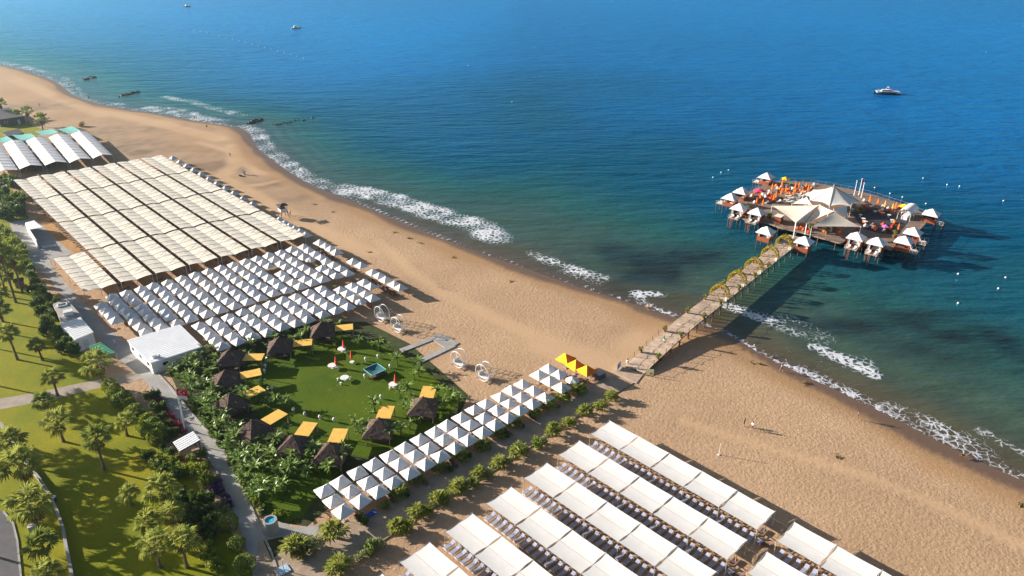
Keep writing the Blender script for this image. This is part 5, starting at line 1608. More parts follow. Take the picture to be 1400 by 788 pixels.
# ================================================================== buildings
def corr_roof(name, P, z, mat, parent, n=30, rise=0.0, t=0.12):
    """corrugated sheet over a quad plan: ribs run from edge 0-1 to edge 3-2"""
    mb = MB()
    def fn(u, v):
        q = P[0].lerp(P[1], u).lerp(P[3].lerp(P[2], u), v)
        return (q.x, q.y, z + rise * (1 - v) + (0.08 if int(round(v * n * 2)) % 2 else 0.0))
    mb.grid(fn, 1, n * 2)
    o = mb.build(name, mat, parent)
    MB().slab([(q.x, q.y) for q in P], z - t, z - 0.012).build('eaves', mat, parent)
    return o
def quad_building(corners, zt, label, wall, roof, cat='building', n=24, inset=0.35, rise=0.0, name='building', door=None):
    P = [at(x, y, zt) for x, y in corners]
    o = sum(P, Vector()) / 4; o.z = 0
    P = [p - o for p in P]
    t = thing(name, o, 0, label, cat)
    for p in P: p.z = 0
    Q = [p - p.normalized() * inset for p in P]
    for i in range(4):
        a, b = Q[i], Q[(i + 1) % 4]
        d = b - a; m = (a + b) / 2
        ang = math.atan2(d.y, d.x)
        w = MB().box((m.x, m.y, (zt - 0.12) / 2), (d.length - (0.16 if i % 2 else -0.02), 0.15, zt - 0.12), ang).build('wall', wall, t)
        nrm = Vector((d.y, -d.x, 0)).normalized()
        if m.dot(nrm) < 0: nrm = -nrm
        k = max(1, int(d.length / 3.2))
        for j in range(k):
            c = a.lerp(b, (j + 0.5) / k) + nrm * 0.09
            if j == 0 and i == 2: MB().box((c.x, c.y, 1.05), (1.0, 0.06, 2.1), ang).build('door', M['steel'], t)
            else:
                wn_ = MB().box((c.x, c.y, 1.6), (1.2, 0.05, 0.9), ang).build('window', M['white_paint'], t)
                MB().box((c.x + nrm.x * 0.03, c.y + nrm.y * 0.03, 1.6), (1.0, 0.04, 0.7), ang).build('pane', M['glass_dark'], wn_)
    corr_roof('roof', P, zt, roof, t, n, rise)
    return t, P
M['roof_white'] = simple('roof_white', (0.88, 0.89, 0.91), 0.6, 0.05, 0.5, spec=0.4)
t, P = quad_building([(173.6, 465.6), (246, 444), (277, 474), (206, 497)], 2.7, 'large white corrugated flat-roofed building between the umbrella field and the banana plants', M['wall_white'], M['roof_white'], n=17)
q = P[3].lerp(P[1], 0.14)
MB().box((q.x, q.y, 3.05), (0.9, 0.7, 0.6), 0.5).build('roof_unit', M['wall_white'], t)
MB().tube([(q.x + 0.9, q.y, 2.7), (q.x + 0.9, q.y, 3.4)], 0.18, 8).build('vent', M['steel'], t)
t, P = quad_building([(81.5, 443), (110, 434), (128, 454.5), (103, 465)], 3.0, 'small white flat-roofed shed beside the promenade hedge', M['wall_white'], M['white_paint'], n=10)
# flat roof block with skylight, in shade, above the shed
P = [at(x, y, 2.4) for x, y in ((72, 416), (90, 408), (112, 432), (86, 442))]
o = sum(P, Vector()) / 4; o.z = 0
t = thing('flat_roof_block', o, 0, 'low grey flat-roofed block with a skylight between hedge and promenade', 'building')
MB().slab([((p - o).x, (p - o).y) for p in P], 0, 2.4).build('body', M['concrete'], t)
c = at(85, 418, 2.4) - o
sk = MB().box((c.x, c.y, 2.55), (2.0, 1.4, 0.3), 0.6).build('skylight', M['white_paint'], t)
MB().box((c.x, c.y, 2.72), (1.5, 0.9, 0.05), 0.6).build('pane', M['glass_dark'], sk)
c = at(94, 430, 2.4) - o
MB().box((c.x, c.y, 2.85), (1.8, 1.5, 0.9), 0.6).build('roof_unit', M['wall_white'], t)
# green awning
P = [at(x, y, 2.6) for x, y in ((121, 474), (137, 468), (158.8, 483), (136, 487))]
o = sum(P, Vector()) / 4; o.z = 0
P = [p - o for p in P]
t = thing('green_awning', o, 0, 'green sheet awning on white posts beside the big round palm', 'awning')
M['green_sheet'] = simple('green_sheet', (0.03, 0.26, 0.16), 0.7, 0.12, 0.8)
for p in P: p.z = 0
corr_roof('sheet', P, 2.6, M['green_sheet'], t, 8)
for p in P: MB().tube([(p.x * 0.96, p.y * 0.96, 0), (p.x * 0.96, p.y * 0.96, 2.5)], 0.06, 6).build('post', M['white_paint'], t)
# white pavilion on the terrace
P = [at(x, y, 0) for x, y in ((38, 316), (50, 313), (79, 337), (53, 340))]
o = sum(P, Vector()) / 4; o.z = 0
t = thing('pavilion', o, 0, 'white open concrete pavilion with slanted roof on the terrace beside the cream canopies', 'pavilion')
L = [p - o for p in P]
def wall(a, b, h, nm='wall', th=0.2):
    d = b - a; m = (a + b) / 2
    return MB().box((m.x, m.y, h / 2), (d.length, th, h), math.atan2(d.y, d.x)).build(nm, M['white_paint'], t)
wall(L[0], L[3], 2.4); wall(L[0].lerp(L[1], 0.04), L[1], 2.35)
r0 = [L[0].lerp(L[3], 0.0), L[1].lerp(L[2], 0.0), L[1].lerp(L[2], 0.42), L[0].lerp(L[3], 0.42)]
MB().slab([(q.x, q.y) for q in r0], 2.42, 2.6).build('roof', M['white_paint'], t)
MB().slab([(q.x, q.y) for q in (L[0].lerp(L[2], 0.03), L[1].lerp(L[3], 0.03), L[2], L[3].lerp(L[1], 0.03))], 0.03, 0.10).build('floor', M['concrete'], t)
wall(L[2].lerp(L[3], 0.05), L[3].lerp(L[2], 0.2), 0.5, 'parapet')
# tan earth strip beside the canopies
sheet('earth_strip', [(48, 298), (62, 292), (80, 308), (98, 326), (118, 348), (108, 350), (86, 336), (66, 316)], 0.014, simple('tan_earth', (0.42, 0.23, 0.08), 0.95, 0.25, 0.5, 0.4, 2.0, 0.1))
# dark roofed house on the far lawn
t, P = quad_building([(3, 181), (25, 176), (33, 182), (10, 187)], 2.6, 'small dark-roofed hut on the far lawn behind the teal awnings', M['dark_frame'], M['dark_roof'], n=6)
t, P = quad_building([(-20, 150), (12, 147), (33, 159), (-2, 164)], 3.2, 'dark blue-grey roofed house on the far lawn beyond the palms', M['dark_frame'], M['dark_roof'], n=8)
# striped-roof shelter
P = [at(x, y, 2.7) for x, y in ((236, 604.7), (264, 589.6), (273.7, 602), (245.5, 617.7))]
o = sum(P, Vector()) / 4; o.z = 0
P = [p - o for p in P]
for p in P: p.z = 0
t = thing('shelter', o, 0, 'small open shelter with ribbed white roof on wooden posts beside the promenade', 'shelter')
for k in range(6):
    u0, u1 = k / 6 + 0.026, (k + 1) / 6 - 0.026
    a = [P[0].lerp(P[3], u0), P[1].lerp(P[2], u0), P[1].lerp(P[2], u1), P[0].lerp(P[3], u1)]
    MB().slab([(q.x, q.y) for q in a], 2.66, 2.74).build('roof_panel', M['roof_white'], t)
MB().slab([(q.x * 0.98, q.y * 0.98) for q in P], 2.50, 2.58).build('roof_base', M['dark_frame'], t)
for p in P: MB().box((p.x * 0.88, p.y * 0.88, 1.28), (0.14, 0.14, 2.56)).build('post', M['red_wood'], t)
c = (P[0] + P[3]) / 2 * 0.8
MB().box((c.x, c.y, 0.5), (0.6, 1.6, 1.0), 0.5).build('counter', M['red_wood'], t)
c = P[2] * 0.5
MB().box((c.x, c.y, 0.45), (1.2, 0.5, 0.9), 0.5).build('bench', M['wood'], t)
# wooden hut on the lawn in the grove
t = thing('lawn_hut', at(28, 392), 0.5, 'little wooden play hut on the lawn among the tall grove palms', 'hut')
MB().box((0, 0, 0.8), (1.8, 1.4, 1.6)).build('body', M['wood'], t)
MB().add([(-1.1, -0.9, 1.6), (1.1, -0.9, 1.6), (1.1, 0.9, 1.6), (-1.1, 0.9, 1.6), (-1.1, 0, 2.3), (1.1, 0, 2.3)], [(0, 1, 5, 4), (2, 3, 4, 5), (1, 2, 5), (3, 0, 4), (3, 2, 1, 0)]).build('roof', M['thatch'], t)
MB().box((0.3, -0.72, 0.6), (0.5, 0.06, 1.2)).build('door', M['dark_frame'], t)
# pale park wall / pipe
pts = [(2, 582), (12, 598), (22, 615), (44, 645), (56, 660), (70, 682), (80, 705), (88, 728), (92, 752), (97, 775), (101, 800)]
w3 = [at(x, y) for x, y in pts]
o = w3[0].copy()
t = thing('garden_wall', o, 0, 'low pale concrete wall curving down the park lawn beside the road palms', 'wall')
for a, b in zip(w3[:-1], w3[1:]):
    d = b - a; m = (a + b) / 2 - o
    MB().box((m.x, m.y, 0.35), (d.length - 0.06, 0.32, 0.7), math.atan2(d.y, d.x)).box((m.x, m.y, 0.74), (d.length - 0.04, 0.42, 0.08), math.atan2(d.y, d.x)).build('wall_section', M['concrete'], t)
t = thing('litter_bin', at(75, 686), 0.3, 'dark litter bin with white lid against the pale park wall', 'bin')
MB().lathe([(0.30, 0), (0.36, 0.9), (0.36, 0.92)], 12).build('body', M['shirt_dark'], t); MB().lathe([(0.39, 0.92), (0.36, 1.0), (0.0, 1.06)], 12).build('lid', M['white_paint'], t)
t = thing('utility_box', at(46, 725), 0.6, 'grey utility box in the shade beside the road', 'box')
MB().box((0, 0, 0.45), (1.1, 0.7, 0.9)).build('body', M['concrete'], t); MB().box((0, 0, 0.93), (1.2, 0.8, 0.06)).build('lid', M['steel'], t)

# round turquoise basin (tall tub) on a slab
t = thing('round_basin', at(372, 727), 0, 'tall pale round tub lined in turquoise beside the promenade', 'tub')
mb = MB().lathe([(1.05, 0), (1.0, 2.2), (1.0, 2.3), (0.72, 2.3), (0.70, 1.7), (0.7, 1.6)], 28)
mb.build('shell', M['concrete'], t, False)
MB().poly([(0.705 * math.cos(a), 0.705 * math.sin(a), 2.12) for a in [k * math.pi / 14 for k in range(28)]]).build('water', M['turquoise'], t)
sheet('slab', [(352, 722), (368, 712), (392, 716), (402, 722), (438, 718), (430, 736), (418, 742), (382, 734), (362, 738)], 0.034, M['concrete'])
sheet('sand_pit', [(360, 740), (386, 734), (394, 744), (372, 766)], 0.038, M['soil'])
t = thing('foot_shower', at(388, 780), 0.7, 'pale blue shower tray with slim post at the promenade corner', 'shower')
MB().box((0, 0, 0.10), (1.5, 1.5, 0.18)).build('tray', simple('pale_blue', (0.40, 0.55, 0.72), 0.5, 0.08, 1.0), t)
MB().tube([(0, 0, 0.2), (0, 0, 1.9)], 0.06, 6).build('post', M['steel'], t)
MB().tube([(0, 0, 1.85), (0.3, 0, 2.0), (0.45, 0, 1.9)], 0.035, 5).build('shower_head', M['steel'], t)
t = thing('sunbed', at(506, 706), math.radians(45), 'blue sunbed beside the last umbrellas by the boardwalk', 'sunbed')
MB().box((0, 0, 0.35), (1.9, 0.8, 0.12)).build('mattress', M['blue_cloth'], t)
for x in (-0.8, 0.8):
    for y in (-0.3, 0.3): MB().box((x, y, 0.14), (0.06, 0.06, 0.29)).build('leg', M['white_paint'], t)
t = thing('sunbed', at(798, 534), math.radians(20), 'pale blue sunbed under the last boardwalk palm by the orange umbrellas', 'sunbed')
MB().box((0, 0, 0.35), (1.9, 0.8, 0.12)).build('mattress', M['mattress_grey'], t)
for x in (-0.8, 0.8):
    for y in (-0.3, 0.3): MB().box((x, y, 0.14), (0.06, 0.06, 0.29)).build('leg', M['white_paint'], t)
t = thing('equipment_crate', at(820, 517), 0.7, 'grey blue covered equipment crate beside the orange umbrellas', 'crate')
MB().box((0, 0, 0.5), (2.0, 1.3, 1.0), 0, 0, 0.92).build('cover', M['asphalt'], t); MB().box((0, 0, 1.02), (1.7, 1.0, 0.06)).build('lid', M['mattress_grey'], t)

# flags by the promenade
def flag_star(mb, c, r, nrm):
    pass
bp = at(253.4, 589)
h = up_to(bp, 531)
t = thing('flagpole', bp, 0, 'tall pole with red flag bearing a white crescent and star beside the promenade', 'flagpole')
MB().tube([(0, 0, 0), (0, 0, h)], [0.12, 0.06], 8).build('pole', M['white_paint'], t)
MB().lathe([(0, h), (0.12, h + 0.08), (0, h + 0.2)], 8).build('finial', M['steel'], t)
fw, fh = 1.9, 1.3
def fl(u, v): return (0.08 + fw * u, 0.16 * math.sin(5 * u) * u, h - 0.15 - fh * v - 0.25 * u)
fo = MB().grid(fl, 14, 8).build('flag', simple('flag_red', (0.62, 0.012, 0.02), 0.8, 0.05, 2.0), t, True)
em = MB()
ang = [i / 16 * 2 * math.pi for i in range(16)]
def emb(u, v, off): 
    p = fl(u, v); return (p[0], p[1] + off, p[2])
for off in (-0.02, 0.02):
    outer, inner = [], []
    for i in range(17):
        a = math.radians(40 + 280 * i / 16)
        outer.append(emb(0.36 + 0.30 * fh / fw * math.cos(a), 0.5 + 0.30 * math.sin(a), off))
        inner.append(emb(0.40 + 0.245 * fh / fw * math.cos(math.radians(30 + 300 * i / 16)), 0.5 + 0.245 * math.sin(math.radians(30 + 300 * i / 16)), off))
    em.add(outer + inner, [(i, i + 1, 17 + i + 1, 17 + i) for i in range(16)])
    st = []
    for i in range(10):
        a = math.pi * i / 5; rr = 0.16 if i % 2 == 0 else 0.065
        st.append(emb(0.62 - rr * fh / fw * math.cos(a), 0.5 + rr * math.sin(a), off))
    em.poly(st)
em.build('crescent_and_star', M['white_paint'], fo)
bp = at(252, 577); h2 = up_to(bp, 540)
t = thing('flagpole', bp, 0, 'shorter pole with plain white flag next to the red flag', 'flagpole')
MB().tube([(0, 0, 0), (0, 0, h2)], [0.10, 0.05], 8).build('pole', M['white_paint'], t)
MB().grid(lambda u, v: (0.08 + 1.5 * u, 0.12 * math.sin(5 * u), h2 - 0.1 - 0.9 * v - 0.1 * u), 10, 3).build('flag', M['shirt_white'], t, True)

# ================================================================== beach things
# lifeguard tower
bp = at(388, 297.5)
t = thing('lifeguard_tower', bp, math.radians(40), 'white and dark timber lifeguard tower on splayed legs standing on the bare sand', 'lifeguard tower')
for sx in (-1, 1):
    for sy in (-1, 1): MB().tube([(sx * 1.25, sy * 1.25, 0), (sx * 0.85, sy * 0.85, 2.0)], 0.09, 6).build('leg', M['dark_frame'], t)
MB().box((0, 0, 2.05), (2.2, 2.2, 0.12)).build('floor', M['wood'], t)
for k in range(4):
    c = rot((1.02, 0), k * math.pi / 2)
    MB().box((c.x, c.y, 2.55), (0.06, 1.95, 0.85), k * math.pi / 2).build('wall_panel', M['white_paint'] if k in (2, 3) else M['dark_frame'], t)
for sx in (-1, 1):
    for sy in (-1, 1): MB().box((sx * 0.98, sy * 0.98, 3.05), (0.1, 0.1, 1.9)).build('corner_post', M['dark_frame'], t)
MB().add([(-1.5, -1.5, 3.95), (1.5, -1.5, 3.95), (1.5, 1.5, 3.95), (-1.5, 1.5, 3.95), (0, 0, 4.5)], [(0, 1, 4), (1, 2, 4), (2, 3, 4), (3, 0, 4), (3, 2, 1, 0)]).build('roof', M['dark_roof'], t)
ld = MB()
for y in (-0.3, 0.3): ld.tube([(2.2, y, 0), (1.1, y, 2.1)], 0.05, 5)
for k in range(6): ld.box((2.05 - 0.18 * k, 0, 0.3 + 0.34 * k), (0.06, 0.6, 0.05))
ld.build('ladder', M['wood'], t)

# round swing pods
def pod_parts():
    R = 1.75
    out = []
    for y in (-0.75, 0.75):
        out.append(('hoop', MB().tube([(R * math.cos(a), y, R + 0.12 + R * math.sin(a)) for a in [i * 2 * math.pi / 28 for i in range(29)]], 0.075, 6, caps=False).mesh('hoop', M['white_paint'])))
    sl_ = MB()
    for i in range(26):
        a = 2 * math.pi * i / 26
        if math.radians(15) < a < math.radians(70): continue
        c = (R * math.cos(a), 0, R + 0.12 + R * math.sin(a))
        sl_.tube([(c[0], -0.75, c[2]), (c[0], 0.75, c[2])], 0.035, 4)
    out.append(('slat', sl_.mesh('slat', M['white_paint'])))
    out.append(('seat', MB().box((0, 0, 0.75), (2.0, 1.3, 0.18)).box((-1.0, 0, 1.15), (0.16, 1.3, 0.8)).mesh('seat', M['mattress_white'])))
    out.append(('base_frame', MB().box((0, -0.85, 0.06), (3.6, 0.16, 0.12)).box((0, 0.85, 0.06), (3.6, 0.16, 0.12)).box((-1.7, 0, 0.06), (0.16, 1.54, 0.118)).box((1.7, 0, 0.06), (0.16, 1.54, 0.118)).mesh('base_frame', M['wood'])))
    return out
POD = pod_parts()
for x, y, lab in ((523, 438, 'white round hoop pod seat nearest the umbrella field'), (546, 453, 'white round hoop pod seat second from the umbrella field'), (629, 501, 'white round hoop pod seat beyond the paved sand pit'), (663, 519, 'white round hoop pod seat nearest the boardwalk umbrellas')):
    parts(thing('hoop_pod', at(x, y), math.radians(-42), lab, 'pod seat', 'hoop pods'), POD)
# U-shaped paving round a sand pit
o = at(590, 475)
t = thing('paved_frame', o, 0, 'pale U-shaped paving round a patch of sand between the hoop pods', 'paving')
for k, q in enumerate((((546, 478), (588, 463), (592, 466), (551, 482)), ((588, 463), (602, 457), (628, 470), (612, 479)), ((566, 494), (614, 473.5), (624, 474), (572, 499)))):
    MB().slab([((at(*p) - o).x, (at(*p) - o).y) for p in q], 0.0, 0.16 + 0.004 * k).build('slab', M['concrete'], t)
for k, q in enumerate(((598.5, 393, 4.6), (605, 396, 5.0))):
    t = thing('wooden_post', at(q[0], q[1]), 0.2, 'short leaning wooden post stuck in the open sand', 'post', 'sand posts')
    MB().tube([(0, 0, -0.2), (0.12, 0, 1.15)], [0.07, 0.055], 6).build('shaft', M['wood'], t); MB().tube([(0.1, 0, 0.95), (0.13, 0, 1.2)], [0.075, 0.06], 6).build('cap', M['dark_frame'], t)
t = thing('net_post', at(983, 622), 0, 'slim white net post standing alone on the open sand', 'post')
MB().tube([(0, 0, 0), (0, 0, 2.3)], 0.05, 6).build('shaft', M['white_paint'], t); MB().lathe([(0.25, 0), (0.22, 0.08), (0.05, 0.1)], 10).build('foot', M['steel'], t)
for x, y, lab in ((334, 239, 'white upright sign panel on the sand near the vehicle tracks'), (329, 241, 'dark sunken seat on the sand beside the white sign panel')):
    t = thing('sand_sign' if x == 334 else 'low_chair', at(x, y), 0.4, lab, 'sign' if x == 334 else 'chair')
    if x == 334:
        MB().box((0, 0, 0.9), (1.0, 0.08, 1.6)).build('panel', M['white_paint'], t); MB().box((0, 0.2, 0.3), (0.06, 0.5, 0.6)).build('stand', M['steel'], t)
    else:
        MB().box((0, 0, 0.25), (1.1, 0.9, 0.2)).build('seat', M['shirt_dark'], t); MB().box((-0.5, 0, 0.55), (0.15, 0.9, 0.6)).build('backrest', M['shirt_dark'], t)
# driftwood, seaweed lumps on the sand
def lump(seed, s):
    r = random.Random(seed)
    mb = MB()
    for k in range(26):
        leaf_quad(mb, Vector((r.gauss(0, s), r.gauss(0, s * 0.5), abs(r.gauss(0, 0.08)) + 0.02)), 0.18, r)
    return mb.mesh('seaweed', M['bush_dry'])
LUMP = [lump(k, 0.5) for k in range(3)]
for x, y in ((1050, 487), (1029, 497), (1040, 498), (1101, 524), (1145, 624), (1316, 622), (1395, 690), (540, 318), (560, 326), (575, 333), (455, 290), (430, 280), (620, 352), (700, 385), (505, 345)):
    t = thing('seaweed_clump', at(x, y, -0.25 if y < 530 and x > 1000 else 0.0), rnd.uniform(0, 6), 'dark stranded seaweed clump on the sand', 'seaweed', 'seaweed clumps')
    link('fronds', rnd.choice(LUMP), t); link('root', MB().lathe([(0.2, 0), (0.12, 0.12), (0, 0.15)], 6).mesh('root', M['rock']), t)

# ================================================================== rocks in the surf
def rock_mesh(seed):
    r = random.Random(seed)
    mb = MB().lathe([(0.0, 1.0), (0.5, 0.85), (0.9, 0.45), (1.05, 0.0), (1.0, -0.6)], 9)
    mb.v = [(v[0] * (1 + r.uniform(-0.3, 0.3)), v[1] * (1 + r.uniform(-0.3, 0.3)), v[2] * (1 + r.uniform(-0.3, 0.3))) for v in mb.v]
    return mb.mesh('rock', M['rock'])
ROCK = [rock_mesh(k) for k in range(5)]
for cx_, cy_, n, w in ((120, 107.5, 8, 13), (178, 128, 11, 14), (168, 131, 4, 8), (350, 166, 10, 12), (385, 169, 8, 18), (415, 164, 5, 18)):
    for k in range(n):
        x = cx_ + (k / max(1, n - 1) - 0.5) * w * 1.3 + rnd.uniform(-1, 1); y = cy_ - (k / max(1, n - 1) - 0.5) * 4 + rnd.uniform(-1, 1)
        s = rnd.uniform(0.5, 1.3) if cx_ < 380 else rnd.uniform(0.35, 0.7)
        tag(link('rock', rnd.choice(ROCK), None, at(x, y, WL), rnd.uniform(0, 6), (s * 1.3, s, s * 0.6)), 'dark wet rock in the shallow surf off the far beach', 'rock', 'surf rocks')

# ================================================================== boats and buoys
def hull(L, W, Hh, mat, name='hull'):
    mb = MB()
    n = 12
    rows = []
    for i in range(n + 1):
        u = i / n
        w = W / 2 * (1 - max(0, (u - 0.45) / 0.55) ** 2.2) * (0.92 + 0.08 * min(1, u * 4))
        sheer = Hh * (1 + 0.35 * u * u)
        x = -L / 2 + L * u
        rows.append([(x, -w, sheer), (x + 0.02 * L * (u > 0.9), -w * 0.82, 0.05), (x, 0, -0.35), (x, w * 0.82, 0.05), (x, w, sheer)])
    vs = [p for r_ in rows for p in r_]
    fs = [(i * 5 + j, i * 5 + j + 1, (i + 1) * 5 + j + 1, (i + 1) * 5 + j) for i in range(n) for j in range(4)]
    fs.append((0, 1, 2, 3, 4)[::-1])
    mb.add(vs, fs)
    dk = MB()
    dk.add([(r_[0][0], r_[0][1] * 0.97, r_[0][2] - 0.06) for r_ in rows] + [(r_[4][0], r_[4][1] * 0.97, r_[4][2] - 0.06) for r_ in rows], [(i, i + 1, n + 2 + i, n + 1 + i) for i in range(n)])
    return mb.mesh(name, mat), dk.mesh('deck', M['white_paint'])
b0 = at(1212, 129, WL)
t = thing('motor_boat', b0, math.radians(180), 'white motor cruiser with dark lower hull anchored off the platform', 'motor boat', None, 1.05)
hm, dm = hull(12.5, 3.8, 1.15, M['shirt_dark'])
hh = link('hull', hm, t); link('deck', dm, t)
MB().add([(-6.2, -1.92, 0.62), (5.3, -1.15, 0.95), (5.3, 1.15, 0.95), (-6.2, 1.92, 0.62), (-6.1, -1.85, 1.25), (5.4, -0.9, 1.62), (5.4, 0.9, 1.62), (-6.1, 1.85, 1.25)], [(0, 1, 5, 4), (1, 2, 6, 5), (2, 3, 7, 6), (3, 0, 4, 7), (4, 5, 6, 7)]).build('topsides', M['white_paint'], t)
MB().box((0.6, 0, 1.9), (5.0, 2.4, 0.75), 0, 0, 0.78).build('cabin', M['white_paint'], t)
MB().box((1.0, 0, 2.02), (4.4, 2.36, 0.36), 0, 0, 0.85).build('cabin_window', M['glass_dark'], t)
MB().box((-1.4, 0, 3.05), (2.6, 2.1, 0.1)).build('bimini_top', M['blue_cloth'], t)
for sx in (-2.5, -0.3):
    for sy in (-0.95, 0.95): MB().tube([(sx, sy, 1.5), (sx, sy, 3.05)], 0.05, 5).build('bimini_pole', M['steel'], t)
MB().tube([(0.4, -1.0, 2.2), (-0.2, -1.0, 3.5), (-0.2, 1.0, 3.5), (0.4, 1.0, 2.2)], 0.08, 6).build('radar_arch', M['white_paint'], t)
MB().box((-1.6, 0.3, 1.9), (0.8, 1.2, 0.7)).build('seat', M['pink'], t)
rl = MB().tube([(5.6, 0, 2.4), (3.5, -1.3, 2.3), (0, -1.7, 2.1)], 0.035, 4).tube([(5.6, 0, 2.4), (3.5, 1.3, 2.3), (0, 1.7, 2.1)], 0.035, 4)
for x, y in ((3.5, 1.3), (0, 1.7), (2, 1.55)):
    for s_ in (-1, 1): rl.tube([(x, y * s_, 1.3), (x, y * s_, 2.25)], 0.03, 4)
rl.build('bow_rail', M['steel'], t)
def small_boat(x, y, rz, sc, hmat, label):
    t = thing('fishing_boat', at(x, y, WL), rz, label, 'boat', None, sc)
    hm, dm = hull(7.5, 2.6, 0.9, hmat)
    link('hull', hm, t); link('deck', dm, t)
    MB().box((-0.8, 0, 1.5), (2.2, 1.6, 1.5), 0, 0, 0.9).build('wheelhouse', M['white_paint'], t)
    MB().box((-0.3, 0, 1.8), (1.3, 1.64, 0.5)).build('window', M['glass_dark'], t)
    MB().tube([(0.8, 0, 0.8), (0.8, 0, 4.0)], 0.05, 5).build('mast', M['wood'], t)
small_boat(405, 39, 0.4, 1.0, M['bush_pale'], 'small pale fishing boat far out on the bright water')
small_boat(256, 9.5, 0.9, 0.95, M['shirt_dark'], 'tiny dark boat farthest out on the bright water')
BUOY = [('float', MB().lathe([(0.0, -0.25), (0.35, -0.1), (0.45, 0.15), (0.3, 0.4), (0.0, 0.5)], 10).mesh('float', M['white_paint'], True)), ('ring', MB().tube([(0.12 * math.cos(a), 0, 0.55 + 0.12 * math.sin(a)) for a in [k * math.pi / 4 for k in range(9)]], 0.03, 4, caps=False).mesh('ring', M['steel']))]
for k in range(18):
    x = 265 + (415 - 265) * k / 17; y = 42 + (80 - 42) * (k / 17) ** 1.1
    parts(thing('buoy', at(x, y, WL), 0, 'white buoy in the float line marking the far swimming area', 'buoy', 'buoy line', 0.8), BUOY)
for x, y in ((975, 243), (986, 236), (996, 233), (1196, 257), (1217, 265), (1234, 270), (1262, 244), (1295, 253), (1266, 279), (1312, 255), (1372, 275), (1310, 375), (1365, 395), (1375, 380), (1310, 415), (1348, 72), (700, 140), (640, 90)):
    parts(thing('buoy', at(x, y, WL), 0, 'single white float drifting on the open water round the platform', 'buoy', 'loose floats', 0.62), BUOY)

# ================================================================== people
def person_mesh(pose, top, bottom, seed):
    """one continuous skinned figure, 1.72 m tall, facing +x"""
    st = {'stand': 0.0, 'walk': 1.0}[pose]
    J = {'pelvis': (0, 0, 0.95), 'waist': (0, 0, 1.08), 'chest': (0.01, 0, 1.30), 'neck': (0.0, 0, 1.46), 'chin': (0.02, 0, 1.53), 'head': (0.02, 0, 1.63), 'crown': (0.0, 0, 1.71)}
    E = [('pelvis', 'waist'), ('waist', 'chest'), ('chest', 'neck'), ('neck', 'chin'), ('chin', 'head'), ('head', 'crown')]
    Rd = {'pelvis': 0.135, 'waist': 0.125, 'chest': 0.15, 'neck': 0.055, 'chin': 0.07, 'head': 0.092, 'crown': 0.05}
    for s, sg in (('l', 1), ('r', -1)):
        sw = st * sg
        J['sh' + s] = (0, 0.19 * sg, 1.41); J['el' + s] = (-0.10 * sw - 0.02, 0.25 * sg, 1.14); J['wr' + s] = (-0.02 * sw + 0.10, 0.25 * sg, 0.92); J['ha' + s] = (0.0 - 0.02 * sw + 0.13, 0.24 * sg, 0.80)
        J['hi' + s] = (0, 0.10 * sg, 0.90); J['kn' + s] = (0.20 * sw + 0.03, 0.11 * sg, 0.50); J['an' + s] = (0.26 * sw if sw > 0 else 0.36 * sw, 0.11 * sg, 0.09 if sw >= 0 else 0.14); J['to' + s] = (J['an' + s][0] + 0.16, 0.13 * sg, 0.035)
        E += [('chest', 'sh' + s), ('sh' + s, 'el' + s), ('el' + s, 'wr' + s), ('wr' + s, 'ha' + s), ('pelvis', 'hi' + s), ('hi' + s, 'kn' + s), ('kn' + s, 'an' + s), ('an' + s, 'to' + s)]
        Rd.update({'sh' + s: 0.07, 'el' + s: 0.048, 'wr' + s: 0.034, 'ha' + s: 0.038, 'hi' + s: 0.095, 'kn' + s: 0.062, 'an' + s: 0.043, 'to' + s: 0.036})
    names = list(J)
    me = bpy.data.meshes.new('skeleton')
    me.from_pydata([J[k] for k in names], [(names.index(a), names.index(b)) for a, b in E], [])
    ob = bpy.data.objects.new('skeleton', me)
    COL.objects.link(ob)
    sk = ob.modifiers.new('skin', 'SKIN')
    for i, k in enumerate(names):
        me.skin_vertices[0].data[i].radius = (Rd[k], Rd[k] * (1.25 if k in ('pelvis', 'waist', 'chest') else 1.0))
        me.skin_vertices[0].data[i].use_root = (k == 'pelvis')
    ob.modifiers.new('sub', 'SUBSURF').levels = 1
    dg = bpy.context.evaluated_depsgraph_get()
    out = bpy.data.meshes.new_from_object(ob.evaluated_get(dg))
    bpy.data.objects.remove(ob)
    out.materials.clear()
    for m in (M['skin'], top, bottom): out.materials.append(m)
    for p in out.polygons:
        c = p.center
        p.use_smooth = True
        p.material_index = 0
        if 1.02 < c.z < 1.46 and abs(c.y) < 0.3 and not (abs(c.y) > 0.22 and c.z < 1.2): p.material_index = 1 if top is not None else 0
        elif 0.62 < c.z <= 1.02 and abs(c.y) < 0.22: p.material_index = 2
    out.name = 'body'
    return out
def person(x, y, z, rz, top, bottom, pose, label, group, sc=1.0):
    t = thing('person', at(x, y, z), rz, label, 'person', group, sc)
    key = (pose, top.name, bottom.name)
    if key not in PM: PM[key] = person_mesh(pose, top, bottom, 1)
    link('body', PM[key], t)
    link('hair', HAIR, t)
PM = {}
HAIR = MB().lathe([(0.105, 1.60), (0.112, 1.66), (0.085, 1.73), (0.0, 1.755)], 10, (-0.012, 0, 0)).mesh('hair', M['hair'], True)
person(1017, 583, 0, 2.4, M['shirt_dark'], M['shorts_dark'], 'stand', 'person in dark top standing on the open sand with a companion in white', None)
person(1028, 588, 0, 0.3, M['shirt_white'], M['shorts_dark'], 'walk', 'person in white top walking on the open sand beside one in dark', None)
person(1172, 573, 0, -0.6, M['skin'], M['shorts_dark'], 'stand', 'bare-chested person in dark shorts standing near the surf line alone', None)
person(1068, 508, -0.3, 2.0, M['shirt_white'], M['mattress_brown'], 'walk', 'person in white top walking along the wet sand near the pier', None)
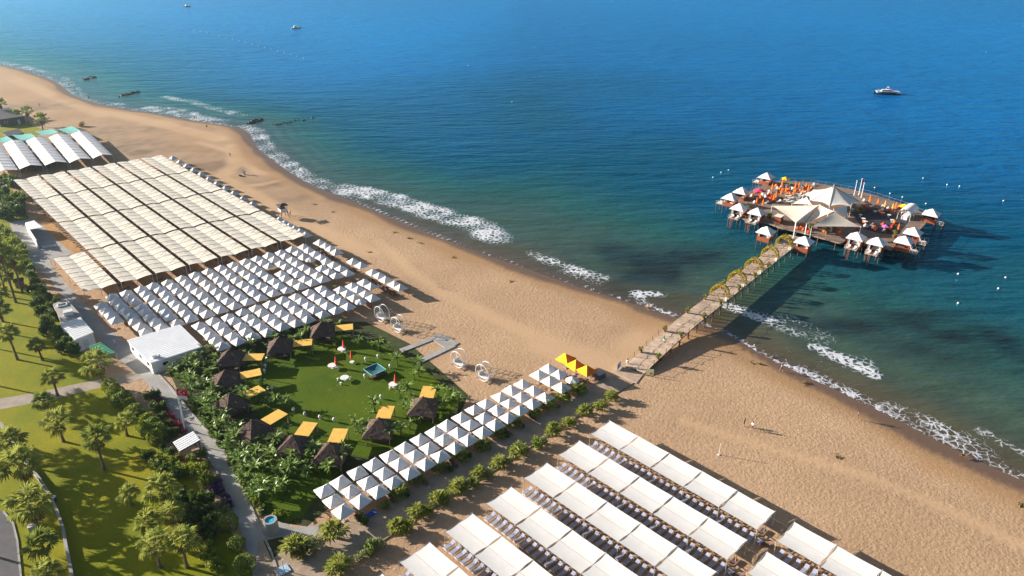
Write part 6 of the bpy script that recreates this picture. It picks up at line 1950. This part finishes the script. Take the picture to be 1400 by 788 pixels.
person(886, 425, -0.4, 0.8, M['orange'], M['shorts_dark'], 'stand', 'person in orange top on the wet sand left of the pier arches', None)
s = 12.0
pq = pier_at(11.0, 0.1, 0.03)
t = thing('person', pq, PANG, 'person in green top walking up the pier near the beach end', 'person')
PM['g'] = person_mesh('walk', M['shirt_green'], M['mattress_white'], 2)
link('body', PM['g'], t); link('hair', HAIR, t)
person(857, 501, 0, 1.0, M['shirt_white'], M['shirt_white'], 'stand', 'person dressed in white standing beside the pier entrance', None)
for x, y, top, lab in ((44, 101, 'shirt_dark', 'person in dark clothes at the far waterline'), (56, 104, 'shirt_dark', 'person in dark clothes at the far waterline'), (74, 110, 'shirt_dark', 'person in dark clothes at the far waterline'), (86, 115, 'shirt_dark', 'person in dark clothes at the far waterline'), (95, 118, 'shirt_dark', 'person in dark clothes at the far waterline'), (103, 124, 'shirt_dark', 'person in dark clothes at the far waterline'), (122, 136, 'shirt_dark', 'person in dark clothes at the far waterline')):
    person(x, y, WL + 0.05, rnd.uniform(0, 6), M[top], M['shorts_dark'], rnd.choice(('stand', 'walk')), lab, 'far waterline walkers')
for x, y in ((266, 164), (269, 164.5), (283, 176)):
    person(x, y, -0.4, rnd.uniform(0, 6), M['shirt_dark'], M['shorts_dark'], 'walk', 'person in dark clothes walking the shore by the sand spit', 'spit walkers')
person(54, 146, 0, 1.0, M['shirt_dark'], M['shorts_dark'], 'stand', 'lone dark figure on the dry sand beyond the far lawn', None)
person(315, 215, 0, 1.0, M['shirt_dark'], M['shorts_dark'], 'walk', 'person walking on the dry sand by the vehicle tracks', None)
person(397, 294, 0, 1.0, M['yellow_cloth'], M['shorts_dark'], 'stand', 'person in amber top beside the lifeguard tower', None)
person(508, 424, 0, 1.0, M['red'], M['shorts_dark'], 'stand', 'person in red top at the corner of the umbrella field by the hoop pods', None)
person(158, 473, 0, 1.0, M['shirt_white'], M['shirt_white'], 'stand', 'person in white walking on the promenade beside the large white building', None)
# ================================================================== added scattering air, brightens the far water and left glare
hz = MB().box((0, 0, 38.0), (36000, 36000, 94.0)).build('glare_haze', [])
hm_, hnt, hb = new_mat('glare_haze_air')
hnt.nodes.remove(hb)
pv = hnt.nodes.new('ShaderNodeVolumePrincipled')
pv.inputs['Color'].default_value = (0.62, 0.86, 1.0, 1)
pv.inputs['Density'].default_value = 0.00020
pv.inputs['Anisotropy'].default_value = 0.82
hnt.links.new(pv.outputs[0], hnt.nodes['Material Output'].inputs['Volume'])
hz.data.materials.append(hm_)
tag(hz, 'added scattering air volume brightening the far water and the left glare', 'glare_haze', kind='stuff')
